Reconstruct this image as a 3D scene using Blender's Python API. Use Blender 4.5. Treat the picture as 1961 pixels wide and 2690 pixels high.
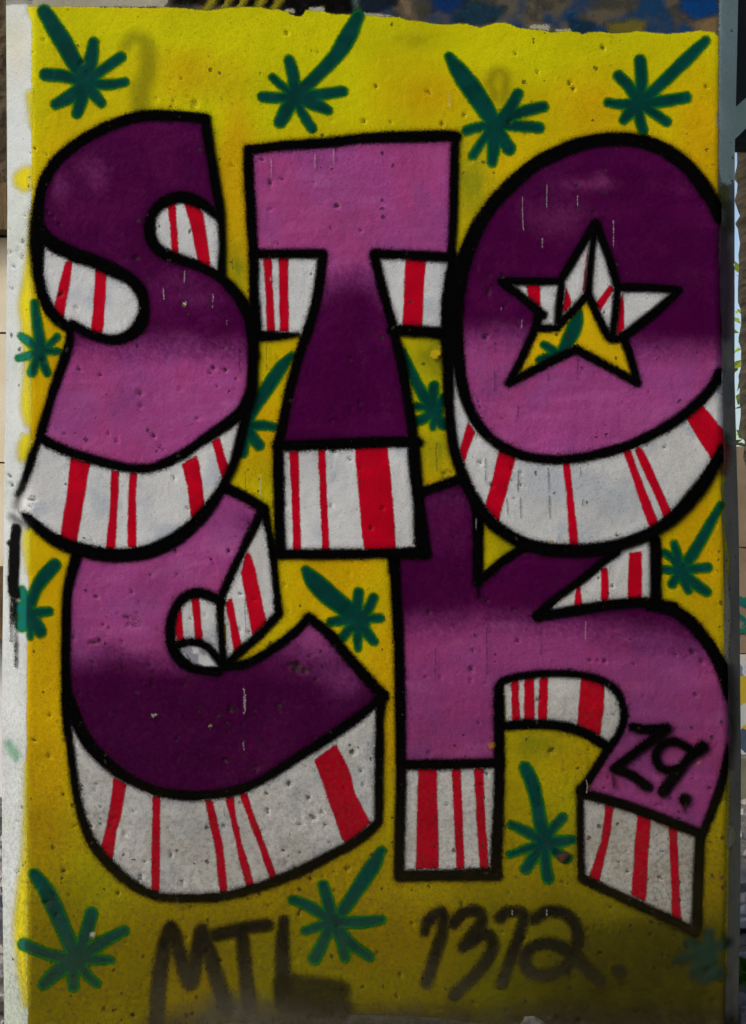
import bpy, math, random
import numpy as np
from mathutils import Vector

for o in list(bpy.data.objects):
    bpy.data.objects.remove(o, do_unlink=True)
SC = bpy.context.scene
COL = SC.collection

# ------------------------------------------------------------------ camera
F = 4000.0                 # focal length measured in photograph pixels
CW, CH = 1961.0, 2690.0
CAM = np.array([0.0, -2.4, 0.765])
PITCH = math.radians(2.0)
cam = bpy.data.cameras.new('camera')
cam.sensor_fit = 'HORIZONTAL'
cam.sensor_width = 36.0
cam.lens = 36.0 * F / CW
cam.clip_start = 0.05
cam.clip_end = 4000.0
cam_ob = bpy.data.objects.new('camera', cam)
cam_ob.location = CAM
cam_ob.rotation_euler = (math.radians(90) + PITCH, 0, 0)
COL.objects.link(cam_ob)
SC.camera = cam_ob

# ------------------------------------------------------------------ sky and sun
to_sun = Vector((-0.66, -0.44, 0.60)).normalized()
world = bpy.data.worlds.new('World')
SC.world = world
world.use_nodes = True
wn = world.node_tree
bg = wn.nodes['Background']
sky = wn.nodes.new('ShaderNodeTexSky')
sky.sky_type = 'NISHITA'
sky.sun_disc = False
sky.sun_elevation = math.asin(to_sun.z)
sky.sun_rotation = math.atan2(to_sun.x, to_sun.y)
sky.air_density = 1.0
sky.dust_density = 3.0
sky.ozone_density = 0.6
wn.links.new(sky.outputs[0], bg.inputs['Color'])
bg.inputs['Strength'].default_value = 0.12
sun = bpy.data.lights.new('sun', 'SUN')
sun.energy = 0.9
sun.angle = math.radians(12)
sun.color = (1.0, 0.95, 0.88)
sun_ob = bpy.data.objects.new('sun', sun)
sun_ob.rotation_euler = (-to_sun).to_track_quat('-Z', 'Y').to_euler()
sun_ob.location = (-3, -3, 6)
COL.objects.link(sun_ob)

SC.view_settings.view_transform = 'Standard'
SC.view_settings.look = 'None'
SC.view_settings.gamma = 1.0
SC.view_settings.exposure = 0.52
SC.render.engine = 'CYCLES'
SC.cycles.transparent_max_bounces = 48
SC.cycles.max_bounces = 4
SC.cycles.diffuse_bounces = 2
SC.cycles.glossy_bounces = 1
SC.cycles.use_denoising = True
SC.cycles.use_adaptive_sampling = True
SC.cycles.adaptive_threshold = 0.035
SC.cycles.adaptive_min_samples = 10

rng = np.random.default_rng(7)
random.seed(7)

# ------------------------------------------------------------------ small helpers
def tag(o, label=None, cat=None, group=None, kind=None):
    if label: o['label'] = label
    if cat: o['category'] = cat
    if group: o['group'] = group
    if kind or cat: o['kind'] = kind or 'thing'
    return o

def link(name, me, mat=None, parent=None):
    o = bpy.data.objects.new(name, me)
    COL.objects.link(o)
    if mat is not None:
        me.materials.append(mat)
    if parent is not None:
        o.parent = parent
    return o

def empty(name, loc=(0, 0, 0)):
    o = bpy.data.objects.new(name, None)
    o.location = loc
    o.empty_display_size = 0.1
    COL.objects.link(o)
    return o

def np_mesh(name, verts, quads, smooth=True, attrs=None, col=None):
    me = bpy.data.meshes.new(name)
    nv, nq = len(verts), len(quads)
    me.vertices.add(nv)
    me.vertices.foreach_set('co', np.ascontiguousarray(verts, dtype=np.float32).ravel())
    k = quads.shape[1]
    me.loops.add(nq * k)
    me.loops.foreach_set('vertex_index', np.ascontiguousarray(quads, dtype=np.int32).ravel())
    me.polygons.add(nq)
    me.polygons.foreach_set('loop_start', np.arange(0, nq * k, k, dtype=np.int32))
    try:
        me.polygons.foreach_set('loop_total', np.full(nq, k, dtype=np.int32))
    except Exception:
        pass
    me.update(calc_edges=True)
    me.polygons.foreach_set('use_smooth', np.full(nq, bool(smooth)))
    for n, a in (attrs or {}).items():
        at = me.attributes.new(n, 'FLOAT', 'POINT')
        at.data.foreach_set('value', np.ascontiguousarray(a, dtype=np.float32))
    if col is not None:
        at = me.attributes.new('paint', 'FLOAT_COLOR', 'POINT')
        c4 = np.ones((nv, 4), dtype=np.float32)
        c4[:, :3] = col
        at.data.foreach_set('color', c4.ravel())
    me.validate()
    return me

def vnoise(x, y, scale, seed):
    r = np.random.default_rng(seed)
    t = r.random((256, 256))
    x = np.asarray(x) / scale + 1000.0
    y = np.asarray(y) / scale + 1000.0
    xi = np.floor(x).astype(int); yi = np.floor(y).astype(int)
    fx = x - xi; fy = y - yi
    fx = fx * fx * (3 - 2 * fx); fy = fy * fy * (3 - 2 * fy)
    a = t[xi % 256, yi % 256]; b = t[(xi + 1) % 256, yi % 256]
    c = t[xi % 256, (yi + 1) % 256]; d = t[(xi + 1) % 256, (yi + 1) % 256]
    return (a * (1 - fx) + b * fx) * (1 - fy) + (c * (1 - fx) + d * fx) * fy

def fbm(x, y, scale, seed, oct=3):
    s = 0; amp = 1; tot = 0
    for k in range(oct):
        s = s + amp * vnoise(x, y, scale / 2 ** k, seed + k)
        tot += amp; amp *= 0.5
    return s / tot

def sstep(a, b, x):
    t = np.clip((x - a) / (b - a), 0, 1)
    return t * t * (3 - 2 * t)

# ------------------------------------------------------------------ materials
def nodes_of(name):
    m = bpy.data.materials.new(name)
    m.use_nodes = True
    nt = m.node_tree
    return m, nt, nt.nodes['Principled BSDF']

def mk(nt, typ, **kw):
    n = nt.nodes.new(typ)
    for k, v in kw.items():
        setattr(n, k, v)
    return n

def wear_group():
    """fine relief and wear of cast concrete, shared by bare concrete and by every paint coat on it"""
    g = bpy.data.node_groups.new('concrete_wear', 'ShaderNodeTree')
    g.interface.new_socket('Color', in_out='INPUT', socket_type='NodeSocketColor')
    g.interface.new_socket('Strength', in_out='INPUT', socket_type='NodeSocketFloat')
    g.interface.new_socket('Grime', in_out='INPUT', socket_type='NodeSocketFloat')
    g.interface.new_socket('Color', in_out='OUTPUT', socket_type='NodeSocketColor')
    g.interface.new_socket('Normal', in_out='OUTPUT', socket_type='NodeSocketVector')
    gi = g.nodes.new('NodeGroupInput'); go = g.nodes.new('NodeGroupOutput')
    L = g.links.new
    geo = g.nodes.new('ShaderNodeNewGeometry')
    pos = geo.outputs['Position']
    # fine grain of the cement skin
    n1 = mk(g, 'ShaderNodeTexNoise'); n1.inputs['Scale'].default_value = 420; n1.inputs['Detail'].default_value = 1
    n2 = mk(g, 'ShaderNodeTexNoise'); n2.inputs['Scale'].default_value = 60; n2.inputs['Detail'].default_value = 3; n2.inputs['Roughness'].default_value = 0.62
    n3 = mk(g, 'ShaderNodeTexNoise'); n3.inputs['Scale'].default_value = 9; n3.inputs['Detail'].default_value = 3
    # small bug holes
    vo = mk(g, 'ShaderNodeTexVoronoi'); vo.inputs['Scale'].default_value = 62; vo.inputs['Randomness'].default_value = 1.0
    for n in (n1, n2, n3, vo):
        L(pos, n.inputs['Vector'])
    sep = mk(g, 'ShaderNodeSeparateColor'); L(vo.outputs['Color'], sep.inputs[0])
    rad = mk(g, 'ShaderNodeMapRange'); rad.inputs[1].default_value = 0.60; rad.inputs[2].default_value = 1.0
    rad.inputs[3].default_value = 0.0; rad.inputs[4].default_value = 0.27
    cl = mk(g, 'ShaderNodeTexNoise'); cl.inputs['Scale'].default_value = 7.5; cl.inputs['Detail'].default_value = 2
    L(pos, cl.inputs['Vector'])
    clm = mk(g, 'ShaderNodeMapRange'); clm.inputs[1].default_value = 0.40; clm.inputs[2].default_value = 0.66
    clm.inputs[3].default_value = -0.30; clm.inputs[4].default_value = 0.17
    L(cl.outputs['Fac'], clm.inputs[0])
    cla = mk(g, 'ShaderNodeMath', operation='ADD'); L(sep.outputs[0], cla.inputs[0]); L(clm.outputs[0], cla.inputs[1])
    gh = mk(g, 'ShaderNodeAttribute', attribute_name='grime')
    ghm = mk(g, 'ShaderNodeMath', operation='MULTIPLY_ADD'); ghm.inputs[1].default_value = 0.16
    L(gh.outputs['Fac'], ghm.inputs[0]); L(cla.outputs[0], ghm.inputs[2])
    L(ghm.outputs[0], rad.inputs[0])
    # wobble on the hole outline
    wob = mk(g, 'ShaderNodeMath', operation='MULTIPLY_ADD'); wob.inputs[1].default_value = 0.44; wob.inputs[2].default_value = -0.19
    n6b = mk(g, 'ShaderNodeTexNoise'); n6b.inputs['Scale'].default_value = 260; n6b.inputs['Detail'].default_value = 1
    L(pos, n6b.inputs['Vector']); L(n6b.outputs['Fac'], wob.inputs[0])
    dd = mk(g, 'ShaderNodeMath', operation='ADD'); L(vo.outputs['Distance'], dd.inputs[0]); L(wob.outputs[0], dd.inputs[1])
    hole = mk(g, 'ShaderNodeMath', operation='SUBTRACT'); L(rad.outputs[0], hole.inputs[0]); L(dd.outputs[0], hole.inputs[1])
    hm = mk(g, 'ShaderNodeMapRange'); hm.inputs[1].default_value = 0.0; hm.inputs[2].default_value = 0.05
    L(hole.outputs[0], hm.inputs[0])
    # modelled pits come in as a vertex attribute
    pit = mk(g, 'ShaderNodeAttribute', attribute_name='pit')
    pm = mk(g, 'ShaderNodeMath', operation='MULTIPLY_ADD'); pm.inputs[1].default_value = 1.0
    L(pit.outputs['Fac'], pm.inputs[0])
    n6 = mk(g, 'ShaderNodeTexNoise'); n6.inputs['Scale'].default_value = 330; n6.inputs['Detail'].default_value = 1
    L(pos, n6.inputs['Vector'])
    pw = mk(g, 'ShaderNodeMath', operation='MULTIPLY_ADD'); pw.inputs[1].default_value = 2.0; pw.inputs[2].default_value = -0.86
    L(n6.outputs['Fac'], pw.inputs[0]); L(pw.outputs[0], pm.inputs[2])
    pr = mk(g, 'ShaderNodeMapRange'); pr.inputs[1].default_value = 0.45; pr.inputs[2].default_value = 0.85
    L(pm.outputs[0], pr.inputs[0])
    mx = mk(g, 'ShaderNodeMath', operation='MAXIMUM'); L(hm.outputs[0], mx.inputs[0]); L(pr.outputs[0], mx.inputs[1])
    # colour: slight mottling of the coat
    mr = mk(g, 'ShaderNodeMapRange'); mr.inputs[1].default_value = 0.25; mr.inputs[2].default_value = 0.75
    mr.inputs[3].default_value = 0.84; mr.inputs[4].default_value = 1.10
    L(n3.outputs['Fac'], mr.inputs[0])
    mr2 = mk(g, 'ShaderNodeMapRange'); mr2.inputs[1].default_value = 0.25; mr2.inputs[2].default_value = 0.75
    mr2.inputs[3].default_value = 0.88; mr2.inputs[4].default_value = 1.10
    L(n1.outputs['Fac'], mr2.inputs[0])
    mm = mk(g, 'ShaderNodeMath', operation='MULTIPLY'); L(mr.outputs[0], mm.inputs[0]); L(mr2.outputs[0], mm.inputs[1])
    vm = mk(g, 'ShaderNodeVectorMath', operation='SCALE'); L(gi.outputs['Color'], vm.inputs[0]); L(mm.outputs[0], vm.inputs['Scale'])
    # the coat has flaked out of the holes: old dirty concrete shows
    mix = mk(g, 'ShaderNodeMix', data_type='RGBA')
    mix.inputs[7].default_value = (0.035, 0.028, 0.020, 1)
    f2 = mk(g, 'ShaderNodeMath', operation='MULTIPLY'); f2.inputs[1].default_value = 0.72
    L(mx.outputs[0], f2.inputs[0]); L(f2.outputs[0], mix.inputs[0]); L(vm.outputs[0], mix.inputs[6])
    # dirt in the grain, with painted light fall-off towards foot and right
    gr = mk(g, 'ShaderNodeAttribute', attribute_name='grime')
    n5 = mk(g, 'ShaderNodeTexNoise'); n5.inputs['Scale'].default_value = 150; n5.inputs['Detail'].default_value = 3; n5.inputs['Roughness'].default_value = 0.7
    L(pos, n5.inputs['Vector'])
    g1 = mk(g, 'ShaderNodeMapRange'); g1.inputs[1].default_value = 0.44; g1.inputs[2].default_value = 0.66
    L(n5.outputs['Fac'], g1.inputs[0])
    g2 = mk(g, 'ShaderNodeMath', operation='MULTIPLY'); L(g1.outputs[0], g2.inputs[0]); L(gr.outputs['Fac'], g2.inputs[1])
    mixg = mk(g, 'ShaderNodeMix', data_type='RGBA'); mixg.inputs[7].default_value = (0.06, 0.05, 0.03, 1)
    g3 = mk(g, 'ShaderNodeMath', operation='MULTIPLY'); L(gi.outputs['Grime'], g3.inputs[1])
    L(g2.outputs[0], g3.inputs[0]); L(g3.outputs[0], mixg.inputs[0]); L(mix.outputs[2], mixg.inputs[6])
    L(mixg.outputs[2], go.inputs['Color'])
    # relief
    h1 = mk(g, 'ShaderNodeMath', operation='MULTIPLY_ADD'); h1.inputs[1].default_value = 0.10; L(n1.outputs['Fac'], h1.inputs[0]); L(n2.outputs['Fac'], h1.inputs[2])
    h2 = mk(g, 'ShaderNodeMath', operation='MULTIPLY_ADD'); h2.inputs[1].default_value = -1.2; L(hm.outputs[0], h2.inputs[0]); L(h1.outputs[0], h2.inputs[2])
    bp = mk(g, 'ShaderNodeBump'); bp.inputs['Distance'].default_value = 0.0019
    L(gi.outputs['Strength'], bp.inputs['Strength']); L(h2.outputs[0], bp.inputs['Height'])
    L(bp.outputs[0], go.inputs['Normal'])
    return g
WEAR = wear_group()

def paint_mat(name, w=4.0, grain=5.0, opacity=1.0, rough=0.55, relief=0.55, rim=None, spec=0.03, dust=0.0, grime_shade=0.5, halo=0.0):
    """a coat of paint on the pillar: colour from the vertex attribute, soft sprayed rim from the signed distance"""
    m, nt, b = nodes_of(name)
    L = nt.links.new
    at = mk(nt, 'ShaderNodeAttribute', attribute_name='paint')
    sd = mk(nt, 'ShaderNodeAttribute', attribute_name='sd')
    wg = mk(nt, 'ShaderNodeGroup'); wg.node_tree = WEAR
    wg.inputs['Strength'].default_value = relief
    wg.inputs['Grime'].default_value = grime_shade
    col = at.outputs['Color']
    if rim is not None:
        mr = mk(nt, 'ShaderNodeMapRange'); mr.inputs[1].default_value = -8.5; mr.inputs[2].default_value = -0.5
        L(sd.outputs['Fac'], mr.inputs[0])
        mx = mk(nt, 'ShaderNodeMix', data_type='RGBA'); mx.inputs[7].default_value = (*rim, 1)
        L(mr.outputs[0], mx.inputs[0]); L(col, mx.inputs[6]); col = mx.outputs[2]
    L(col, wg.inputs['Color'])
    L(wg.outputs['Color'], b.inputs['Base Color'])
    L(wg.outputs['Normal'], b.inputs['Normal'])
    b.inputs['Roughness'].default_value = rough
    b.inputs['Specular IOR Level'].default_value = spec
    geo = mk(nt, 'ShaderNodeNewGeometry')
    ns = mk(nt, 'ShaderNodeTexNoise'); ns.inputs['Scale'].default_value = 520; ns.inputs['Detail'].default_value = 1
    L(geo.outputs['Position'], ns.inputs['Vector'])
    ma = mk(nt, 'ShaderNodeMath', operation='MULTIPLY_ADD'); ma.inputs[1].default_value = grain * 2.2; ma.inputs[2].default_value = -grain * 1.1
    L(ns.outputs['Fac'], ma.inputs[0])
    ad = mk(nt, 'ShaderNodeMath', operation='ADD'); L(sd.outputs['Fac'], ad.inputs[0]); L(ma.outputs[0], ad.inputs[1])
    rr = mk(nt, 'ShaderNodeMapRange', interpolation_type='SMOOTHSTEP')
    rr.inputs[1].default_value = -w; rr.inputs[2].default_value = w
    rr.inputs[3].default_value = opacity; rr.inputs[4].default_value = 0.0
    L(ad.outputs[0], rr.inputs[0])
    alpha = rr.outputs[0]
    if dust > 0:
        # coat rubbed thin: patchy opacity
        n4 = mk(nt, 'ShaderNodeTexNoise'); n4.inputs['Scale'].default_value = 34; n4.inputs['Detail'].default_value = 8; n4.inputs['Roughness'].default_value = 0.75
        L(geo.outputs['Position'], n4.inputs['Vector'])
        m4 = mk(nt, 'ShaderNodeMapRange'); m4.inputs[1].default_value = 0.35; m4.inputs[2].default_value = 0.62
        m4.inputs[3].default_value = 1.0 - dust; m4.inputs[4].default_value = 1.0
        L(n4.outputs['Fac'], m4.inputs[0])
        mu = mk(nt, 'ShaderNodeMath', operation='MULTIPLY'); L(alpha, mu.inputs[0]); L(m4.outputs[0], mu.inputs[1]); alpha = mu.outputs[0]
    if halo > 0:
        # droplets thrown past the edge of the stroke
        sp = mk(nt, 'ShaderNodeTexNoise'); sp.inputs['Scale'].default_value = 640; sp.inputs['Detail'].default_value = 1
        L(geo.outputs['Position'], sp.inputs['Vector'])
        s1 = mk(nt, 'ShaderNodeMapRange'); s1.inputs[1].default_value = 0.50; s1.inputs[2].default_value = 0.66
        L(sp.outputs['Fac'], s1.inputs[0])
        s2 = mk(nt, 'ShaderNodeMapRange', interpolation_type='SMOOTHSTEP'); s2.inputs[1].default_value = 0.0; s2.inputs[2].default_value = halo
        s2.inputs[3].default_value = 0.62; s2.inputs[4].default_value = 0.0
        L(sd.outputs['Fac'], s2.inputs[0])
        s3 = mk(nt, 'ShaderNodeMath', operation='MULTIPLY'); L(s1.outputs[0], s3.inputs[0]); L(s2.outputs[0], s3.inputs[1])
        s4 = mk(nt, 'ShaderNodeMath', operation='MAXIMUM'); L(alpha, s4.inputs[0]); L(s3.outputs[0], s4.inputs[1]); alpha = s4.outputs[0]
    L(alpha, b.inputs['Alpha'])
    m['margin'] = max(w + grain * 0.7, halo)
    return m

def simple_mat(name, c1, c2, scale=6.0, rough=0.85, bump=0.3, dist=0.01, detail=6, stretch=(1, 1, 1)):
    m, nt, b = nodes_of(name)
    L = nt.links.new
    geo = mk(nt, 'ShaderNodeNewGeometry')
    mp = mk(nt, 'ShaderNodeMapping'); mp.inputs['Scale'].default_value = stretch
    L(geo.outputs['Position'], mp.inputs['Vector'])
    n = mk(nt, 'ShaderNodeTexNoise'); n.inputs['Scale'].default_value = scale; n.inputs['Detail'].default_value = detail; n.inputs['Roughness'].default_value = 0.65
    L(mp.outputs[0], n.inputs['Vector'])
    r = mk(nt, 'ShaderNodeMapRange'); r.inputs[1].default_value = 0.32; r.inputs[2].default_value = 0.68
    L(n.outputs['Fac'], r.inputs[0])
    mx = mk(nt, 'ShaderNodeMix', data_type='RGBA'); mx.inputs[6].default_value = (*c1, 1); mx.inputs[7].default_value = (*c2, 1)
    L(r.outputs[0], mx.inputs[0]); L(mx.outputs[2], b.inputs['Base Color'])
    bp = mk(nt, 'ShaderNodeBump'); bp.inputs['Strength'].default_value = bump; bp.inputs['Distance'].default_value = dist
    L(n.outputs['Fac'], bp.inputs['Height']); L(bp.outputs[0], b.inputs['Normal'])
    b.inputs['Roughness'].default_value = rough
    b.inputs['Specular IOR Level'].default_value = 0.25
    return m

# ------------------------------------------------------------------ the pillar's surface on a lattice
# All marks on the pillar are laid out on its face in face units (1 unit = 0.6 mm, v downwards).
FW = np.array([0, math.cos(PITCH), math.sin(PITCH)])
UP = np.array([0, -math.sin(PITCH), math.cos(PITCH)])
STEP = 5.0
V0 = -150.0
NU, NV = 390, 592
gv = V0 + STEP * np.arange(NV)

def to_face(u, v, depth=0.0):
    xc = (np.asarray(u, float) - CW / 2) / F
    yc = (CH / 2 - np.asarray(v, float)) / F
    dy = FW[1] + yc * UP[1]
    dz = FW[2] + yc * UP[2]
    t = (depth - CAM[1]) / dy
    return xc * t, CAM[2] + dz * t

# the two arrises between the face and its chamfers, cast a little uneven
LE = np.array([(-150, 87), (50, 85), (500, 84), (900, 82), (1400, 77), (1900, 70), (2300, 69), (2800, 73)], float)
RE = np.array([(-150, 1897), (100, 1892), (500, 1887), (1000, 1889), (1200, 1894), (1500, 1903), (2000, 1911), (2400, 1908), (2800, 1903)], float)
LO = np.array([(-150, 15), (100, 17), (560, 20), (1160, 13), (1860, 5), (2300, 6), (2690, 12), (2800, 12)], float)
RO = np.array([(-150, 1941), (0, 1940), (400, 1931), (1000, 1931), (1400, 1942), (2000, 1948), (2400, 1946), (2690, 1940), (2800, 1940)], float)
CHD = 0.042
# lattice columns run from one outer arris of the chamfers to the other
lo_u = np.interp(gv, LO[:, 0], LO[:, 1]); ro_u = np.interp(gv, RO[:, 0], RO[:, 1])
GU = lo_u[None, :] + (np.arange(NU) / (NU - 1.0))[:, None] * (ro_u - lo_u)[None, :]
GV = np.repeat(gv[None, :], NU, 0)
def cols(a, b):
    k = (NU - 1) / 1922.0
    return max(0, int((a - 15) * k) - 4), min(NU, int((b - 9) * k) + 6)
def rows(a, b):
    return max(0, int((a - V0) / STEP)), min(NV, int((b - V0) / STEP) + 2)
def edge_tab(tab, depth):
    x, z = to_face(tab[:, 1], tab[:, 0], depth)
    i = np.argsort(z)
    return z[i], x[i]
zl, xl = edge_tab(LE, 0.0)
zr, xr = edge_tab(RE, 0.0)
zlo, xlo = edge_tab(LO, CHD)
zro, xro = edge_tab(RO, CHD)
XL = lambda z: np.interp(z, zl, xl)
XR = lambda z: np.interp(z, zr, xr)
XLO = lambda z: np.interp(z, zlo, xlo)
XRO = lambda z: np.interp(z, zro, xro)

def softplus(d, r=0.0028):
    return 0.5 * (d + np.sqrt(d * d + r * r * 4)) - r * 0.35

def depth_of(x, z):
    dl = (XL(z) - x); dr = (x - XR(z))
    sl = CHD / np.maximum(XL(z) - XLO(z), 0.01)
    sr = CHD / np.maximum(XRO(z) - XR(z), 0.01)
    y = np.maximum(0, softplus(dl)) * sl + np.maximum(0, softplus(dr)) * sr
    wav = (fbm(x, z, 0.22, 31, 3) - 0.5) * 0.0040 + (fbm(x, z, 0.035, 41, 2) - 0.5) * 0.0007
    return np.minimum(y, CHD * 1.6) + wav

dep = np.zeros_like(GU)
for it in range(9):
    GX, GZ = to_face(GU, GV, dep)
    dep = 0.4 * dep + 0.6 * depth_of(GX, GZ)
GX, GZ = to_face(GU, GV, dep)

# pits in the cast concrete: (u, v, radius, depth)
PITS = [(780, 1752, 16, 1.0), (800, 1764, 10, 1.0), (760, 1748, 8, .7), (246, 1688, 11, .9), (335, 1622, 7, .8), (360, 1634, 20, .4),
        (602, 1448, 6, .8), (396, 1512, 4, .9), (254, 1568, 6, .8), (160, 775, 9, .9), (360, 677, 10, .7), (1497, 218, 8, 1), (1507, 233, 6, .9),
        (1585, 125, 5, 1), (1858, 228, 5, .9), (1354, 140, 5, .8), (1125, 242, 7, .7), (1220, 303, 6, .8), (755, 85, 5, .8), (834, 138, 4, .8),
        (210, 971, 5, 1), (562, 967, 6, .9), (592, 972, 6, .9), (553, 980, 4, .9), (571, 1016, 5, .8), (621, 995, 5, .9), (405, 1145, 6, .8),
        (308, 1159, 6, .8), (285, 1138, 5, .8), (265, 985, 5, .9), (370, 1034, 8, .6), (520, 1100, 5, .7), (811, 2095, 5, 1), (822, 2148, 9, .8),
        (846, 2135, 7, .6), (855, 2168, 6, .7), (746, 2235, 4, 1), (702, 2086, 4, 1), (704, 2127, 5, .8), (450, 2248, 6, .8), (260, 2140, 8, .5),
        (328, 2192, 7, .6), (90, 1946, 6, 1), (168, 2092, 4, 1), (130, 1988, 6, .6), (100, 2440, 6, .8), (168, 2290, 4, 1), (580, 2525, 5, .9),
        (1120, 1780, 4, .8), (1160, 1778, 5, .8), (1243, 1708, 5, .9), (1240, 1759, 6, .9), (1415, 1838, 6, .9), (1550, 1735, 4, .9), (1590, 1738, 5, .7),
        (1820, 1713, 6, .8), (1828, 1826, 6, .8), (1610, 1540, 6, .9), (885, 541, 6, .9), (890, 540, 4, .9), (948, 605, 5, .9), (711, 551, 11, .6),
        (870, 600, 4, .8), (1560, 560, 6, .6), (920, 942, 6, .8), (975, 1387, 6, .7), (1280, 2035, 9, .8), (1478, 2318, 8, .7), (1800, 2110, 6, .6),
        (1650, 2290, 6, .8), (1735, 2305, 6, .8), (1580, 2505, 5, 1), (1770, 2460, 5, .8), (1710, 2458, 4, .8), (1465, 2245, 10, .5), (1510, 2250, 8, .7),
        (58, 634, 7, .9), (45, 655, 8, .5), (30, 758, 5, .9), (24, 660, 6, .8), (25, 1250, 6, 1), (30, 1275, 6, 1), (85, 1312, 10, .7), (45, 2160, 6, .8), (54, 2122, 4, 1), (170, 1140, 5, .8)]
r2 = np.random.default_rng(11)
ctr = [(r2.uniform(30, 1930), 2690 * r2.random() ** .7, r2.uniform(18, 75)) for _ in range(48)]
for k in range(560):
    if k % 5 < 3:
        c = ctr[int(r2.integers(len(ctr)))]
        u, v = c[0] + r2.normal(0, c[2] * 1.3), c[1] + r2.normal(0, c[2])
    else:
        u, v = r2.uniform(20, 1935), 2690 * r2.random() ** 0.75
    PITS.append((u, v, float(np.clip(2.9 * math.exp(r2.normal(.15, .42)), 2.4, 11)), r2.uniform(.35, 1.0)))
for k in range(190):
    a_, b_ = ((r2.uniform(170, 950), r2.uniform(1560, 2330)) if k % 3 else (r2.uniform(90, 1850), r2.uniform(2300, 2660)))
    PITS.append((a_, b_, float(np.clip(2.7 * math.exp(r2.normal(.12, .45)), 2.2, 9)), r2.uniform(.3, .95)))
PIT = np.zeros_like(GU)
for (pu, pv, pr_, pd) in PITS:
    i0, i1 = cols(pu - 3 * pr_, pu + 3 * pr_); j0, j1 = rows(pv - 3 * pr_, pv + 3 * pr_)
    if i1 <= i0 or j1 <= j0: continue
    a = r2.uniform(0, 3.14); ca, sa = math.cos(a), math.sin(a); el = r2.uniform(.35, 1.1)
    du = GU[i0:i1, j0:j1] - pu; dv = GV[i0:i1, j0:j1] - pv
    jag = .62 + .8 * vnoise(GU[i0:i1, j0:j1] + pu * 3, GV[i0:i1, j0:j1], 7.0, 91)
    q = jag * np.sqrt(((ca * du + sa * dv) / pr_) ** 2 + ((-sa * du + ca * dv) / (pr_ * el)) ** 2)
    PIT[i0:i1, j0:j1] = np.maximum(PIT[i0:i1, j0:j1], pd * (1 - sstep(0.35, 1.45, q)))
# position and outward normal of every lattice point
GY = dep.copy()
dl = XL(GZ) - GX; dr = GX - XR(GZ)
wl = sstep(-0.003, 0.003, dl); wr = sstep(-0.003, 0.003, dr)
NRM = np.stack([-0.72 * wl + 0.72 * wr, -1 + 0.3 * (wl + wr), np.zeros_like(GX)], -1)
NRM /= np.linalg.norm(NRM, axis=-1, keepdims=True)
BASE = np.stack([GX, GY, GZ], -1) - NRM * (PIT * 0.0042)[..., None]
INSIDE = np.ones(GX.shape, bool)
GRIME_SHADE = np.clip(sstep(1350, 2500, GV) * .75 + .28 * sstep(1300, 1900, GU) * sstep(900, 2000, GV) + .02 + .35 * (fbm(GU, GV, 120, 81, 3) - .5), 0, 1)  # dirt mask that also carries painted light fall-off, down and to the right
WOB = (fbm(GU, GV, 34, 77, 3) - 0.5)
LIFT = 0.00009

def sheet(name, sdw, win, mat, layer, color, parent, clip=None):
    """one coat of paint: the lattice cells inside the signed distance, lifted by its place in the order of coats"""
    i0, i1, j0, j1 = win
    margin = mat['margin']
    keep = INSIDE[i0:i1, j0:j1]
    if clip is not None:
        keep = keep & clip(GU[i0:i1, j0:j1], GV[i0:i1, j0:j1])
    m = np.minimum(np.minimum(sdw[:-1, :-1], sdw[1:, :-1]), np.minimum(sdw[:-1, 1:], sdw[1:, 1:])) < margin
    m &= keep[:-1, :-1] & keep[1:, :-1] & keep[:-1, 1:] & keep[1:, 1:]
    ii, jj = np.nonzero(m)
    if len(ii) == 0:
        return None
    w = j1 - j0
    idx = lambda a, b: a * w + b
    q = np.stack([idx(ii, jj), idx(ii, jj + 1), idx(ii + 1, jj + 1), idx(ii + 1, jj)], 1)
    used, inv = np.unique(q.ravel(), return_inverse=True)
    q = inv.reshape(-1, 4)
    P = (BASE[i0:i1, j0:j1] + NRM[i0:i1, j0:j1] * (LIFT * layer + 0.0002)).reshape(-1, 3)[used]
    uu = GU[i0:i1, j0:j1].ravel()[used]; vv = GV[i0:i1, j0:j1].ravel()[used]
    c = color(uu, vv) if callable(color) else np.tile(np.array(color, float), (len(used), 1))
    me = np_mesh(name, P, q, True, {'sd': sdw.ravel()[used], 'pit': PIT[i0:i1, j0:j1].ravel()[used], 'grime': GRIME_SHADE[i0:i1, j0:j1].ravel()[used]}, c)
    return link(name, me, mat, parent)

def window(umin, vmin, umax, vmax, pad=30):
    return (*cols(umin - pad, umax + pad), *rows(vmin - pad, vmax + pad))

def poly_sd(pts, X, Y):
    d = np.full(X.shape, 1e9); ins = np.zeros(X.shape, bool)
    n = len(pts)
    for k in range(n):
        ax, ay = pts[k]; bx, by = pts[(k + 1) % n]
        ex, ey = bx - ax, by - ay
        L2 = ex * ex + ey * ey + 1e-9
        t = np.clip(((X - ax) * ex + (Y - ay) * ey) / L2, 0, 1)
        d = np.minimum(d, (X - ax - t * ex) ** 2 + (Y - ay - t * ey) ** 2)
        c = ((ay > Y) != (by > Y))
        if ey != 0:
            ins ^= c & (X < ex * (Y - ay) / ey + ax)
    d = np.sqrt(d)
    return np.where(ins, -d, d)

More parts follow.
